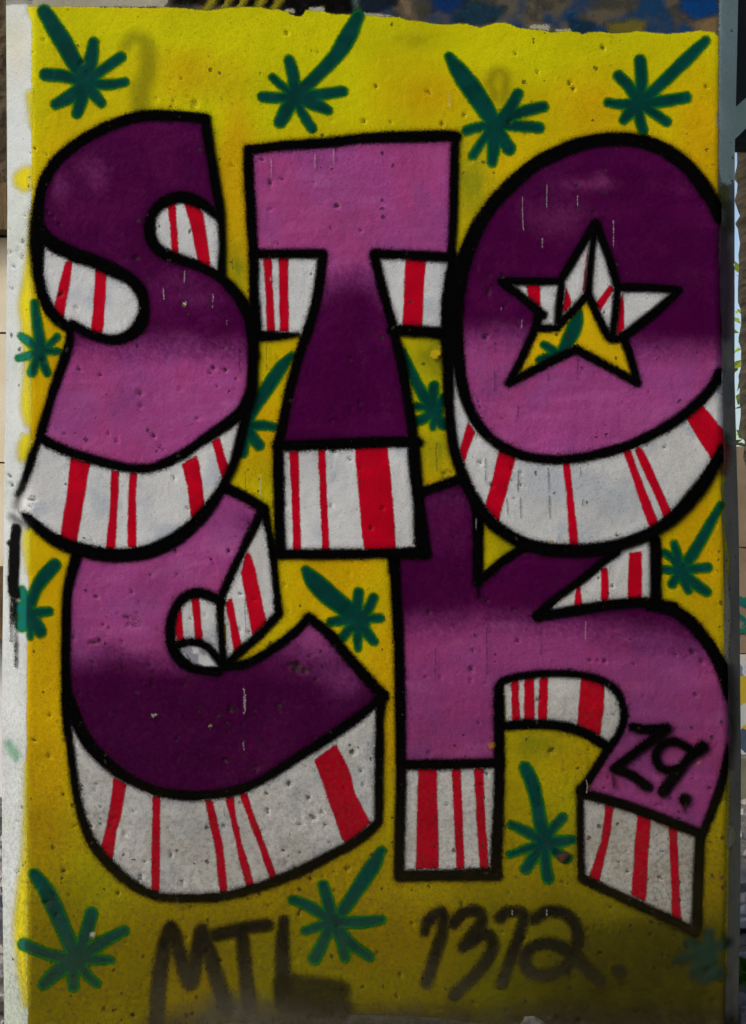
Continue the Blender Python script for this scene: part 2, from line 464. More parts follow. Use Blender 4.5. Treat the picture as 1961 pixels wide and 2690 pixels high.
def spline(pts, n=5):
    p = np.array(pts, float)
    if len(p) < 3: return p
    out = []
    for k in range(len(p) - 1):
        p0 = p[k - 1] if k > 0 else 2 * p[k] - p[k + 1]
        p1, p2 = p[k], p[k + 1]
        p3 = p[k + 2] if k + 2 < len(p) else 2 * p[k + 1] - p[k]
        for t in np.arange(n) / n:
            out.append(0.5 * ((2 * p1) + (-p0 + p2) * t + (2 * p0 - 5 * p1 + 4 * p2 - p3) * t ** 2 + (-p0 + 3 * p1 - 3 * p2 + p3) * t ** 3))
    out.append(p[-1])
    return np.array(out)

def stroke_sd(pts, X, Y):
    """pts: (u, v, r)"""
    p = spline(pts)
    d = np.full(X.shape, 1e9)
    for k in range(len(p) - 1):
        ax, ay, ar = p[k]; bx, by, br = p[k + 1]
        ex, ey = bx - ax, by - ay
        t = np.clip(((X - ax) * ex + (Y - ay) * ey) / (ex * ex + ey * ey + 1e-9), 0, 1)
        d = np.minimum(d, np.hypot(X - ax - t * ex, Y - ay - t * ey) - (ar + (br - ar) * t))
    if len(p) == 1:
        d = np.hypot(X - p[0][0], Y - p[0][1]) - p[0][2]
    return d

def coat(name, mat, layer, color, parent, polys=(), strokes=(), wob=3.0, smooth=False, clip=None):
    polys = [spline(list(p) + [p[0]])[:-1] if smooth else p for p in polys]
    allp = [q for p in polys for q in p] + [(q[0] - q[2], q[1] - q[2]) for s in strokes for q in s] + [(q[0] + q[2], q[1] + q[2]) for s in strokes for q in s]
    us = [q[0] for q in allp]; vs = [q[1] for q in allp]
    win = window(min(us), min(vs), max(us), max(vs))
    i0, i1, j0, j1 = win
    X, Y = GU[i0:i1, j0:j1], GV[i0:i1, j0:j1]
    d = np.full(X.shape, 1e9)
    for p in polys: d = np.minimum(d, poly_sd(p, X, Y))
    for s in strokes: d = np.minimum(d, stroke_sd(s, X, Y))
    d = d + WOB[i0:i1, j0:j1] * wob
    return sheet(name, d, win, mat, layer, color, parent, clip)

# measuring frames on the face: origin and scale
VIEW = dict(A=(50, 250, .40557), B=(50, 900, .40557), C=(600, 300, .42373), D=(600, 900, .42373), E=(1180, 320, .47276), F=(1180, 900, .47276),
            G=(50, 1400, .40557), H=(50, 1800, .40557), I=(500, 1400, .36320), J=(500, 1850, .36320), K=(980, 1400, .59383), L=(980, 1900, .59383),
            M=(0, 2200, .60533), N=(0, 0, .42373), O=(600, 0, .42373), P=(1261, 0, .42373), Q=(0, 480, .36166), R=(0, 1200, .35336),
            T=(0, 1900, .34843), U=(1801, 300, .44077), W=(1801, 1300, .61303), S=(0, 0, 1.0))
def V(k, *pts):
    x0, y0, s = VIEW[k]
    return [(x0 + s * p[0], y0 + s * p[1]) for p in pts]
def ST(k, r, *pts):
    """stroke in frame k; r is the half width in face units, a third number in a point overrides it"""
    x0, y0, s = VIEW[k]
    return [(x0 + s * p[0], y0 + s * p[1], (p[2] if len(p) > 2 else r)) for p in pts]

# ------------------------------------------------------------------ the pillar
pillar = empty('concrete_pillar', (0, 0, 0))
tag(pillar, 'tall concrete pillar with chamfered edges, its face covered by a yellow and purple graffiti mural', 'pillar')

def concrete_mat(name, c1, c2, relief=0.9):
    m, nt, b = nodes_of(name)
    L = nt.links.new
    wg = mk(nt, 'ShaderNodeGroup'); wg.node_tree = WEAR
    wg.inputs['Strength'].default_value = relief
    geo = mk(nt, 'ShaderNodeNewGeometry')
    n = mk(nt, 'ShaderNodeTexNoise'); n.inputs['Scale'].default_value = 11; n.inputs['Detail'].default_value = 8; n.inputs['Roughness'].default_value = 0.7
    L(geo.outputs['Position'], n.inputs['Vector'])
    r = mk(nt, 'ShaderNodeMapRange'); r.inputs[1].default_value = 0.3; r.inputs[2].default_value = 0.7
    L(n.outputs['Fac'], r.inputs[0])
    mx = mk(nt, 'ShaderNodeMix', data_type='RGBA'); mx.inputs[6].default_value = (*c1, 1); mx.inputs[7].default_value = (*c2, 1)
    L(r.outputs[0], mx.inputs[0]); L(mx.outputs[2], wg.inputs['Color'])
    L(wg.outputs['Color'], b.inputs['Base Color']); L(wg.outputs['Normal'], b.inputs['Normal'])
    b.inputs['Roughness'].default_value = 0.88
    b.inputs['Specular IOR Level'].default_value = 0.2
    return m
CONC = concrete_mat('weathered_concrete', (0.19, 0.20, 0.17), (0.30, 0.30, 0.26))

# shaft: the lattice face, the two flanks, the back and the part above
vs = BASE.reshape(-1, 3)
gi_, gj_ = np.meshgrid(np.arange(NU - 1), np.arange(NV - 1), indexing='ij')
gi_ = gi_.ravel(); gj_ = gj_.ravel()
fq = np.stack([gi_ * NV + gj_, gi_ * NV + gj_ + 1, (gi_ + 1) * NV + gj_ + 1, (gi_ + 1) * NV + gj_], 1)
vl = [tuple(p) for p in ()]
extra = []; eq = []
nb = len(vs)
BACK = 0.62
def addv(p):
    extra.append(p); return nb + len(extra) - 1
lb = [addv((BASE[0, j, 0], BACK, BASE[0, j, 2])) for j in range(NV)]
rb = [addv((BASE[-1, j, 0], BACK, BASE[-1, j, 2])) for j in range(NV)]
for j in range(NV - 1):
    eq.append((j, lb[j], lb[j + 1], j + 1))
    a = (NU - 1) * NV
    eq.append((a + j, a + j + 1, rb[j + 1], rb[j]))
    eq.append((lb[j], rb[j], rb[j + 1], lb[j + 1]))
ZT = 2.7
top = [addv((BASE[i, 0, 0], BASE[i, 0, 1], ZT)) for i in range(NU)]
tl = addv((BASE[0, 0, 0], BACK, ZT)); tr = addv((BASE[-1, 0, 0], BACK, ZT))
for i in range(NU - 1):
    eq.append((top[i], i * NV, (i + 1) * NV, top[i + 1]))
eq.append((top[0], tl, lb[0], 0)); eq.append((top[-1], (NU - 1) * NV, rb[0], tr)); eq.append((tl, tr, rb[0], lb[0]))
allv = np.concatenate([vs, np.array(extra)])
allq = np.concatenate([fq, np.array(eq)])
pit_a = np.concatenate([PIT.ravel(), np.zeros(len(extra))])
link('shaft', np_mesh('shaft', allv, allq, True, {'pit': pit_a}), CONC, pillar)

# ------------------------------------------------------------------ paint colours (reflectance)
WHITE = np.array([0.66, 0.69, 0.70]); COOL = np.array([0.47, 0.53, 0.60]); DIRT_SHADE = np.array([0.36, 0.35, 0.30])
RED = np.array([0.53, 0.001, 0.017])
BLACK = np.array([0.002, 0.002, 0.0022])
TEAL = np.array([0.001, 0.050, 0.041])
LILAC = np.array([0.40, 0.070, 0.285]); PLUM = np.array([0.064, 0.0003, 0.049])
YEL = np.array([0.62, 0.60, 0.002]); ORA = np.array([0.66, 0.42, 0.002]); OLI = np.array([0.30, 0.30, 0.006])
def lerp(a, b, t):
    t = np.clip(t, 0, 1)[:, None]
    return a * (1 - t) + b * t
def blob(u, v, cu, cv, ru, rv, p=1.0):
    return np.exp(-(((u - cu) / ru) ** 2 + ((v - cv) / rv) ** 2)) * p

def yellow(u, v):
    n = fbm(u, v, 260, 201, 3); t = (n - 0.5) * 1.3 + 0.05 + .50 * sstep(200, 560, v)
    for b in [(500, 190, 90, 80, .9), (150, 420, 60, 200, .5), (1130, 240, 130, 60, .45), (1560, 300, 120, 120, .55), (1850, 420, 60, 160, .8), (620, 380, 40, 160, .8),
              (640, 650, 40, 200, .5), (110, 1020, 30, 120, .9), (690, 1120, 50, 130, .5), (120, 1650, 60, 260, .7), (880, 1560, 160, 140, .5), (1850, 1500, 80, 200, .7),
              (1020, 1900, 40, 200, .9), (120, 2050, 60, 160, .6), (1500, 2000, 90, 60, .4), (880, 1480, 120, 40, .4)]:
        t = t + blob(u, v, *b[:4], b[4])
    for b in [(700, 80, 400, 60, .5), (200, 60, 120, 60, .4), (1500, 120, 250, 60, .4), (1200, 980, 120, 120, .4), (660, 1000, 60, 60, .3)]:
        t = t - blob(u, v, *b[:4], b[4])
    c = lerp(YEL, ORA, t)
    g = np.zeros_like(u)
    for b in [(1240, 470, 45, 110, 1.1), (625, 700, 26, 70, .9), (1090, 105, 80, 22, .35), (1150, 930, 60, 90, .9), (1150, 1190, 60, 70, .8), (690, 1240, 40, 60, .45),
              (1100, 1330, 30, 60, .6), (1330, 1430, 40, 40, .7), (1430, 1960, 60, 40, .75), (1380, 1960, 30, 60, .45), (1300, 2390, 25, 40, .5), (390, 2390, 60, 18, .3), (1130, 950, 90, 60, .3)]:
        g = g + blob(u, v, *b[:4], b[4])
    g = g * (0.6 + 0.8 * fbm(u, v, 26, 214, 3))
    c = lerp(c, OLI, g)
    # dirt at the foot, plus light fall-off painted darker down and right
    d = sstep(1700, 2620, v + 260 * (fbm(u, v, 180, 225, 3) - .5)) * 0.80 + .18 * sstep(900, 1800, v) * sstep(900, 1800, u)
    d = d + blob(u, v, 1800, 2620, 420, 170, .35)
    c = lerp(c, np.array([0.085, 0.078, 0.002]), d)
    return c

def purple(tfun):
    def f(u, v):
        t0 = tfun(u, v)
        t = t0 + (fbm(u, v, 60, 301, 3) - .5) * .10 + ((vnoise(u, v, 11, 307) - .5) * .20 + (vnoise(u, v, 4.0, 309) - .5) * .50) * np.exp(-((t0 - .5) / .36) ** 2)
        # broad passes of the can
        t = t + (fbm(u / 6.0, v + .05 * u, 22, 311, 2) - .5) * .20 * np.clip(t0, 0, 1)
        c = lerp(PLUM, LILAC, t)
        hi = np.clip(t - 1.0, 0, 1) * 3.0 + sstep(.55, .8, fbm(u / 3.0, v, 40, 315, 3)) * .35 * np.clip(t0, 0, 1)
        c = lerp(c, np.array([0.52, 0.15, 0.42]), hi)
        mid = np.exp(-((t - 0.45) / .25) ** 2) * .5
        c = lerp(c, np.array([0.15, 0.015, 0.16]), mid * .6)
        st = sstep(.54, .74, fbm(u / 1.8, v, 80, 325, 3)) * (1 - np.clip(t, 0, 1)) * .2
        c = lerp(c, np.array([0.14, 0.006, 0.095]), st)
        pk = sstep(.48, .72, fbm(u, v, 120, 321, 3)) * .4 * np.clip(t0, 0, 1)
        c = lerp(c, np.array([0.42, 0.055, 0.20]), pk)
        bl = sstep(.52, .72, fbm(u + 400, v, 100, 323, 3)) * .30 * np.clip(t0, 0, 1)
        c = lerp(c, np.array([0.25, 0.075, 0.29]), bl)
        return c * (.95 - .26 * sstep(1300, 2050, v))[:, None]  # light fall-off painted in: the purple darkens towards the foot
    return f

def white(u, v):
    n = fbm(u, v, 70, 401, 3)
    c = lerp(WHITE, COOL, sstep(.55, .78, n) * .75)
    for b in [(1500, 1290, 130, 50, .8), (1430, 1250, 60, 40, .8), (1650, 1330, 60, 60, .7), (1330, 1230, 50, 40, .6), (260, 1290, 25, 60, .5), (385, 1340, 20, 60, .45), (1170, 760, 30, 70, .5), (870, 1230, 60, 60, .35), (380, 2150, 20, 70, .6), (790, 2280, 120, 20, .5)]:
        c = lerp(c, COOL, blob(u, v, *b[:4], b[4]))
    d = sstep(1450, 2350, v) * .5 + .22 * sstep(1500, 2100, v) * sstep(.4, .7, fbm(u, v, 60, 411, 4)) + .3 * sstep(1100, 1900, u) * sstep(700, 1800, v)  # dirt together with painted dimming of the light, towards bottom and right
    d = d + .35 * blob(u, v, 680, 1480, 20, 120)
    return lerp(c, DIRT_SHADE, d)

def red(u, v):
    c = np.tile(RED, (len(u), 1))
    k = 0.82 + 0.32 * fbm(u, v, 40, 501, 2)
    return lerp(c * k[:, None], np.array([0.22, 0.004, 0.014]), sstep(1500, 2400, v) * .5)

def black(u, v):
    c = np.tile(BLACK, (len(u), 1))
    d = sstep(1900, 2500, v) * (0.35 + .5 * fbm(u, v, 40, 511, 3))
    return lerp(c, np.array([0.020, 0.017, 0.006]), d)

def teal(u, v):
    c = np.tile(TEAL, (len(u), 1)) * (0.6 + 0.85 * fbm(u, v, 42, 521, 3))[:, None]
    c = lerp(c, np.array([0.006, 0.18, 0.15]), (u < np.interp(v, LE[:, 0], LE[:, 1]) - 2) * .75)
    return lerp(c, np.array([0.03, 0.065, 0.03]), sstep(2250, 2600, v) * .5)

M_YEL = paint_mat('yellow_wall_paint', w=2.0, grain=4.0, rough=.5, relief=.65)
M_LET = paint_mat('purple_spray_paint', w=4, grain=4, rough=.45, relief=1.0, grime_shade=.2, spec=.03)
M_WHT = paint_mat('white_spray_paint', w=4, grain=4, rough=.55, relief=.75)
M_RED = paint_mat('red_spray_paint', w=3.2, grain=3.5, rough=.5, relief=.5, grime_shade=.4)
M_BLK = paint_mat('black_spray_paint', w=6, grain=7, rough=.55, relief=.55, spec=.0, grime_shade=.0, halo=17)
M_TEA = paint_mat('teal_spray_paint', w=5, grain=4, rough=.55, relief=.55, grime_shade=.3, rim=(0.003, 0.17, 0.005))
M_TAG = paint_mat('worn_black_spray_paint', w=9, grain=11, opacity=.93, rough=.7, relief=.6, spec=.0, dust=.22, grime_shade=.2)
M_FAD = paint_mat('faded_spray_paint', w=14, grain=10, opacity=.85, rough=.7, relief=.6, dust=.3)
M_SMU = paint_mat('smudged_overspray', w=14, grain=8, opacity=.6, rough=.7, relief=.6)
M_PRI = paint_mat('old_emulsion_paint', w=3, grain=7, rough=.7, relief=.7)
M_SOF = paint_mat('soft_overspray', w=15, grain=5, opacity=.95, rough=.6, relief=.6)
M_GHO = paint_mat('ghost_overspray', w=20, grain=4, opacity=.42, rough=.6, relief=.6)
M_DRP = paint_mat('paint_drip', w=2.4, grain=9, opacity=.55, rough=.4, relief=.4)
M_DUS = paint_mat('ground_dirt_film', w=48, grain=20, opacity=.95, rough=.95, relief=1.0, dust=.45, spec=.1)

# ------------------------------------------------------------------ coats under the mural
# old graffiti left above the mural
OLD = paint_mat('old_graffiti_paint', w=11, grain=9, rough=.7, relief=.8, dust=.35)
op = coat('old_paint_layer', OLD, 1, lambda u, v: lerp(lerp(np.array([.055, .055, .042]), np.array([.13, .105, .065]), sstep(.4, .62, fbm(u, v, 40, 601, 4))),
          np.array([.008, .05, .13]), sstep(.48, .66, fbm(u, v, 90, 611, 3)) * sstep(900, 1000, u)), pillar,
          [V('S', (70, -160), (1890, -160), (1890, 110), (1300, 110), (700, 70), (70, 40))])
tag(op, 'patchy remains of older brown and grey paint above the mural')
for kk, (cpt, pg) in enumerate([((.006, .05, .20), V('S', (1120, -160), (1225, -160), (1215, 20), (1190, 38), (1140, 30))),
                ((.004, .075, .30), V('S', (1770, -160), (1890, -160), (1890, 40), (1830, 50), (1790, 30))),
                ((.015, .06, .10), V('S', (1225, 0), (1330, 20), (1300, 60), (1230, 66), (1180, 60))),
                ((.012, .022, .04), V('S', (930, -160), (1060, -160), (1050, 10), (980, 36), (935, 28))),
                ((.30, .21, .10), V('S', (1830, 60), (1890, 40), (1890, 90), (1840, 92))),
                ((.22, .19, .03), V('S', (1590, 55), (1700, 52), (1690, 90), (1600, 92))),
                ((.01, .05, .10), V('S', (1500, 50), (1560, 60), (1540, 86), (1500, 84))),
                ((.32, .24, .15), V('S', (1055, 0), (1085, 0), (1080, 44), (1060, 40))),
                ((.12, .20, .19), V('S', (915, -40), (945, -40), (938, 30), (926, 30)))]):
    coat('old_paint_patch', OLD, 1.3 + .12 * kk, np.array(cpt) * .75, pillar, [pg], wob=14)
coat('old_paint_patch', OLD, 2.5, BLACK, pillar, [V('S', (430, -160), (900, -160), (925, 10), (935, 36), (870, 40), (840, 28), (780, 46), (740, 22), (620, 14), (455, 10))], wob=8)
for x in (560, 600, 640, 690, 735):
    coat('old_paint_stroke', OLD, 3, np.array([.42, .36, .02]), pillar, strokes=[[(x - 18, 26, 7), (x + 16, -30, 8), (x + 60, -110, 8)]])
coat('primer_strip', M_PRI, 3, np.array([.40, .38, .28]), pillar, [V('S', (88, -150), (395, -150), (440, 2), (430, 18), (88, 22))], wob=10)
for pg in [V('S', (815, 20), (850, 18), (852, 36), (808, 44)), V('S', (955, 34), (1030, 38), (1035, 46), (950, 44)), V('S', (1392, 62), (1443, 64), (1444, 80), (1388, 76)),
           V('S', (1460, 76), (1500, 76), (1500, 84), (1462, 86)), V('S', (735, 20), (775, 24), (772, 34), (742, 30))]:
    coat('primer_patch', M_PRI, 3, np.array([.42, .41, .30]), pillar, [pg], wob=6)

# chamfers
lc = coat('chamfer_paint', M_PRI, 1, lambda u, v: lerp(lerp(WHITE * np.array([.84, .88, .88]), np.array([.50, .48, .34]), blob(u, v, 40, 120, 60, 90, .55)), np.array([.42, .50, .40]), sstep(2250, 2650, v) * .7 + sstep(.55, .75, fbm(u, v, 90, 621, 3)) * .3),
          pillar, [V('S', (-20, 22), (30, 10), (90, 10), (92, 2850), (-20, 2850))], wob=3)
tag(lc, 'white painted chamfer along the lit edge of the pillar')
ts = coat('teal_stripe', M_PRI, 2, lambda u, v: lerp(np.array([.52, .70, .64]), np.array([.60, .78, .71]), fbm(u, v, 60, 631, 3)), pillar, [V('S', (1893, -160), (1960, -160), (1960, 440), (1930, 478), (1912, 488), (1895, 478), (1889, 440), (1888, 300))], wob=2)
tag(ts, 'pale teal stripe ending round on the shaded chamfer')

# ------------------------------------------------------------------ yellow ground of the mural
ytop = [(70, 16), (250, 18), (430, 20), (500, 22), (545, 27), (600, 20), (680, 18), (715, 26), (735, 24), (780, 44), (795, 42), (805, 28), (850, 30), (870, 36), (930, 38), (1000, 44), (1050, 42), (1070, 52), (1100, 55), (1160, 66), (1215, 60),
        (1260, 72), (1300, 60), (1330, 58), (1360, 72), (1400, 76), (1450, 85), (1500, 80), (1530, 88), (1580, 83), (1620, 88), (1665, 84), (1670, 81), (1750, 88), (1800, 86), (1840, 80), (1875, 84), (1889, 96)]
yr = [(1887, 500), (1888, 1000), (1893, 1200), (1903, 1500), (1911, 2000), (1909, 2300), (1906, 2560), (1906, 2735)]
ybot = [(1800, 2725), (1700, 2700), (1500, 2680), (1300, 2690), (1100, 2670), (900, 2665), (700, 2680), (560, 2690), (420, 2720), (300, 2725), (74, 2732)]
yleft = [(70, 2400), (70, 1900), (77, 1400), (81, 900), (84, 500), (84, 60)]
yl = coat('yellow_ground', M_YEL, 4, yellow, pillar, [ytop + yr + ybot + yleft], wob=5)
tag(yl, 'yellow painted background of the mural with a ragged top edge')
# yellow running round onto the lit chamfer and the shaded one
for nm, stt in [('yellow_overspray', [(74, 452, 14), (58, 470, 22), (66, 484, 18)]), ('yellow_overspray', [(86, 560, 4), (80, 660, 8), (75, 740, 14), (68, 800, 17), (72, 880, 12), (74, 960, 8), (70, 1060, 14), (74, 1110, 8)]),
                ('yellow_overspray', [(76, 1130, 8), (66, 1170, 16), (62, 1200, 12)]), ('yellow_overspray', [(74, 1400, 10), (72, 1430, 10), (75, 1500, 3)]),
                ('yellow_overspray', [(70, 2010, 3), (68, 2150, 5), (66, 2250, 8), (60, 2330, 14), (56, 2440, 18), (58, 2520, 14), (64, 2590, 9), (68, 2640, 5)]),
                ('yellow_overspray', [(82, 250, 10), (86, 330, 4)])]:
    coat(nm, M_SOF, 5, np.array([.66, .58, .01]), pillar, strokes=[stt], clip=lambda u, v: u < 92)
for stt in [[(1900, 1210, 3), (1904, 1400, 3), (1910, 1470, 7), (1908, 1560, 3)], [(1913, 2020, 3), (1912, 2200, 4), (1910, 2400, 3), (1908, 2560, 2)]]:
    coat('yellow_edge', M_PRI, 5, np.array([.50, .48, .02]), pillar, strokes=[stt], clip=lambda u, v: u > 1880)
for stt in [[(1908, 1450, 2), (1909, 1520, 3), (1912, 1620, 8), (1908, 1740, 4)], [(1914, 1890, 4), (1916, 1930, 7), (1913, 1970, 5)], [(1912, 2170, 3), (1922, 2180, 9), (1921, 2210, 9), (1914, 2226, 4)], [(1888, 560, 2), (1890, 640, 4), (1890, 700, 2)], [(1886, 300, 2), (1886, 330, 3)]]:
    coat('cream_edge', M_PRI, 6, np.array([.45, .46, .33]), pillar, strokes=[stt], clip=lambda u, v: u > 1870)
for kk, (c_, stt) in enumerate([((.10, .035, .085), [(1900, 600, 12), (1906, 720, 18), (1904, 880, 16)]), ((.28, .30, .29), [(1906, 985, 16), (1908, 1040, 18), (1900, 1070, 10)]), ((.30, .02, .03), [(1912, 1180, 10), (1906, 1220, 10), (1902, 1240, 6)]),
                ((.03, .03, .03), [(1908, 1150, 10), (1906, 1170, 9)]), ((.22, .22, .01), [(1902, 500, 14), (1896, 530, 12)]), ((.02, .02, .02), [(1918, 1760, 12), (1924, 1900, 12), (1916, 2010, 10)]), ((.06, .07, .02), [(1910, 540, 14), (1914, 600, 14)])]):
    coat('overspray_smudge', M_SMU, 7 + .12 * kk, np.array(c_), pillar, strokes=[stt], clip=lambda u, v: u > 1886)
# ghost marks of earlier strokes under the yellow
coat('ghost_mark', M_GHO, 5, np.array([.24, .24, .01]), pillar, strokes=[[(330, 118, 14), (352, 98, 16), (384, 115, 20), (388, 180, 22), (372, 230, 26), (368, 280, 26)]])
coat('ghost_mark', M_GHO, 5, np.array([.22, .20, .01]), pillar, strokes=[[(1305, 260, 8), (1290, 220, 10), (1300, 190, 9), (1315, 186, 9), (1330, 205, 10), (1325, 250, 10), (1315, 270, 6)]])

# ------------------------------------------------------------------ painted leaves
def leaf(k, blade, centre, tips, r=12, label=None, layer=8, mat=None, col=None, rc=24, par=None, nm='painted_leaf'):
    s = VIEW[k][2]
    st = [[(a, b, c + 2.0) for a, b, c in ST(k, 15, *blade)]]
    cx, cy = centre
    for t in tips:
        rr = (t[2] if len(t) > 2 else r) * 1.08 + 4.0
        h = random.uniform(-.07, .07)
        mx, my = (cx * .45 + t[0] * .55) + h * (t[1] - cy), (cy * .45 + t[1] * .55) - h * (t[0] - cx)
        st.append(ST(k, rr, (cx, cy, rr * random.uniform(.8, 1.05)), (mx, my, rr * random.uniform(.9, 1.1)), (t[0], t[1], rr * random.uniform(.72, 1.05))))
    st.append(ST(k, rc, (cx, cy), (cx + 1, cy + 1)))
    o = coat(nm, mat or M_TEA, layer, col if col is not None else teal, par or pillar, strokes=st)
    if label: tag(o, label)
    return o
leaf('N', [(275, 70, 17), (330, 160, 21), (400, 270, 23), (470, 400, 20), (530, 490, 20)], (530, 510), [(580, 262, 14), (750, 352), (775, 507), (628, 637, 13), (478, 702, 13), (345, 645, 13), (285, 462, 13)], 12, 'teal painted leaf in the mural corner above the letter S', rc=26)
leaf('O', [(805, 100, 15), (740, 230, 22), (680, 330, 19), (560, 460, 16), (440, 570, 17)], (410, 600), [(378, 372, 12), (275, 478, 9), (212, 600, 11), (322, 755, 14), (520, 795, 9), (620, 685), (710, 565)], 12, 'teal painted leaf above the letter T, blade pointing up', rc=28)
leaf('S', [(1180, 148, 11), (1208, 190, 22), (1245, 240, 25), (1285, 300, 22)], (1300, 328), [(1361, 246, 12), (1428, 280), (1416, 335, 10), (1337, 390, 15), (1293, 425, 13), (1243, 408, 10), (1226, 343, 10)], 11, 'teal painted leaf between the letters T and O at the top', rc=30)
leaf('P', [(1402, 250, 11), (1330, 320, 15), (1220, 425, 16), (1060, 580, 14), (1000, 630, 16)], (985, 640), [(993, 375, 12), (860, 470), (795, 635, 10), (890, 745), (1012, 805, 11), (1158, 755), (1280, 603)], 11, 'teal painted leaf above the letter O near the shaded edge', rc=26)
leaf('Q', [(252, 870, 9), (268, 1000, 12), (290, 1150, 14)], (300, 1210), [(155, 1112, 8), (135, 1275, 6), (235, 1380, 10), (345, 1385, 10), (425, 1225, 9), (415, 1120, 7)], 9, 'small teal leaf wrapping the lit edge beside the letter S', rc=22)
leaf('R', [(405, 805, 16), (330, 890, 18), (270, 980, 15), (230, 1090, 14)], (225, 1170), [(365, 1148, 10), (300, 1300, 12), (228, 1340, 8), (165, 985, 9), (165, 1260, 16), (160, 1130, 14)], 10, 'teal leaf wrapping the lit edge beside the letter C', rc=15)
leaf('D', [(392, 75, 7), (330, 150, 15), (250, 270, 17), (170, 400, 12), (120, 500, 10)], (115, 520), [(280, 522, 10), (190, 635, 11), (88, 680, 10)], 10, 'teal leaf squeezed between the letters S and T', rc=12)
leaf('D', [(1085, 50, 6), (1130, 160, 10), (1190, 290, 14), (1270, 410, 16)], (1275, 420), [(1275, 268, 10), (1340, 335, 10), (1165, 395, 8), (1180, 485, 9), (1268, 525, 8), (1330, 510, 10)], 9, 'teal leaf squeezed between the stem of the T and the O', rc=26)
leaf('I', [(832, 265, 9), (890, 340, 21), (980, 430, 26), (1080, 510, 24), (1190, 600, 24)], (1220, 640), [(1218, 432, 10), (1325, 470, 9), (1370, 615, 9), (1330, 785, 10), (1212, 835, 9), (1105, 755, 9), (1015, 645, 9)], 9, 'teal leaf between the letters C and K below the T', rc=32)
leaf('L', [(672, 195, 14), (700, 250, 18), (722, 330, 17), (742, 440, 17), (760, 520, 17)], (762, 530), [(612, 447, 11), (838, 420, 9), (885, 515), (860, 598, 10), (775, 685, 12), (675, 645, 11), (606, 582, 8)], 11, 'teal leaf between the two legs of the K', rc=24)
leaf('F', [(1510, 900, 8), (1460, 990, 12), (1400, 1100, 14), (1330, 1210, 14)], (1290, 1265), [(1252, 1118, 10), (1197, 1165, 8), (1192, 1260, 8), (1440, 1250, 10), (1432, 1385, 10), (1330, 1375, 9), (1240, 1340, 9)], 9, 'teal leaf below the O next to the shaded chamfer', rc=26)
leaf('M', [(150, 160, 14), (205, 240, 21), (260, 360, 21), (320, 500, 18)], (335, 530), [(398, 330, 13), (540, 405), (482, 532, 10), (418, 635, 11), (318, 648, 11), (188, 640, 15), (105, 465, 12)], 12, 'large teal leaf in the bottom corner on the lit side', rc=26)
leaf('J', [(1382, 1062, 12), (1320, 1170, 19), (1230, 1310, 19), (1100, 1500, 15)], (1030, 1570), [(962, 1310, 11), (740, 1415, 11), (1385, 1560, 12), (830, 1640, 10), (900, 1840, 13), (1120, 1830, 13), (1300, 1830, 12)], 11, 'teal leaf above the tag letters MTL', rc=26)
lf = leaf('L', [(1575, 965, 8), (1520, 990, 12), (1480, 1010, 12)], (1470, 1030), [(1490, 930, 9), (1400, 975, 10), (1350, 1050, 9), (1430, 1110, 12), (1520, 1100, 14), (1470, 1120, 16)], 10, 'faded dull teal leaf in the bottom corner on the shaded side', mat=M_FAD, col=np.array([.008, .07, .055]), rc=34)
coat('green_mark', M_SMU, 5, np.array([.16, .50, .30]), pillar, strokes=[[(24, 1955, 8), (36, 1975, 10), (48, 1995, 8)]], clip=lambda u, v: u < 84)

# ------------------------------------------------------------------ letters
def letter(label, layer, faces, tone, bands, stripes, lines, line_r=13):
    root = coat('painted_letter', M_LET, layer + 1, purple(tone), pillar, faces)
    tag(root, label)
    for b in bands:
        coat('white_band', M_WHT, layer, white, root, [b])
    for s in stripes:
        coat('red_stripe', M_RED, layer + 2, red, root, [s], wob=4)
    coat('black_outline', M_BLK, layer + 4, black, root, strokes=lines, wob=3.5, clip=lambda u, v: u < np.interp(v, RE[:, 0], RE[:, 1]) + 5)
    return root

# ---- K
kface = V('D', (1215, 920), (1400, 860)) + V('F', (90, 780), (160, 900), (165, 1340), (280, 1230), (400, 1150), (600, 1165), (800, 1150), (930, 1160), (750, 1310), (600, 1420), (480, 1530), (700, 1490), (900, 1455), (1100, 1445), (1250, 1470), (1350, 1530)) + \
    V('K', (1380, 370), (1450, 440), (1510, 530), (1550, 620), (1566, 720), (1574, 850), (1575, 950), (1566, 1020)) + V('L', (1560, 180), (1540, 270), (1500, 380), (1455, 490), (1250, 410), (1080, 350), (940, 320), (1000, 200), (1060, 90)) + \
    V('K', (1080, 900), (1110, 830), (1108, 760), (1070, 690), (1000, 645), (900, 625), (800, 622), (680, 630), (580, 650), (557, 700), (557, 1015), (150, 1025), (125, 1000), (115, 500), (92, 100)) + V('D', (1020, 1340), (1200, 1340), (1180, 1000))
def tone_k(u, v):
    y = v + 26 * np.sin((u - 1000) / 170.0) - 20 * sstep(1550, 1850, u)
    t = sstep(1595, 1735, y)
    t = t + .22 * blob(u, v, 1560, 1660, 220, 40)
    return t * .97 + .05 * sstep(1500, 1400, v)
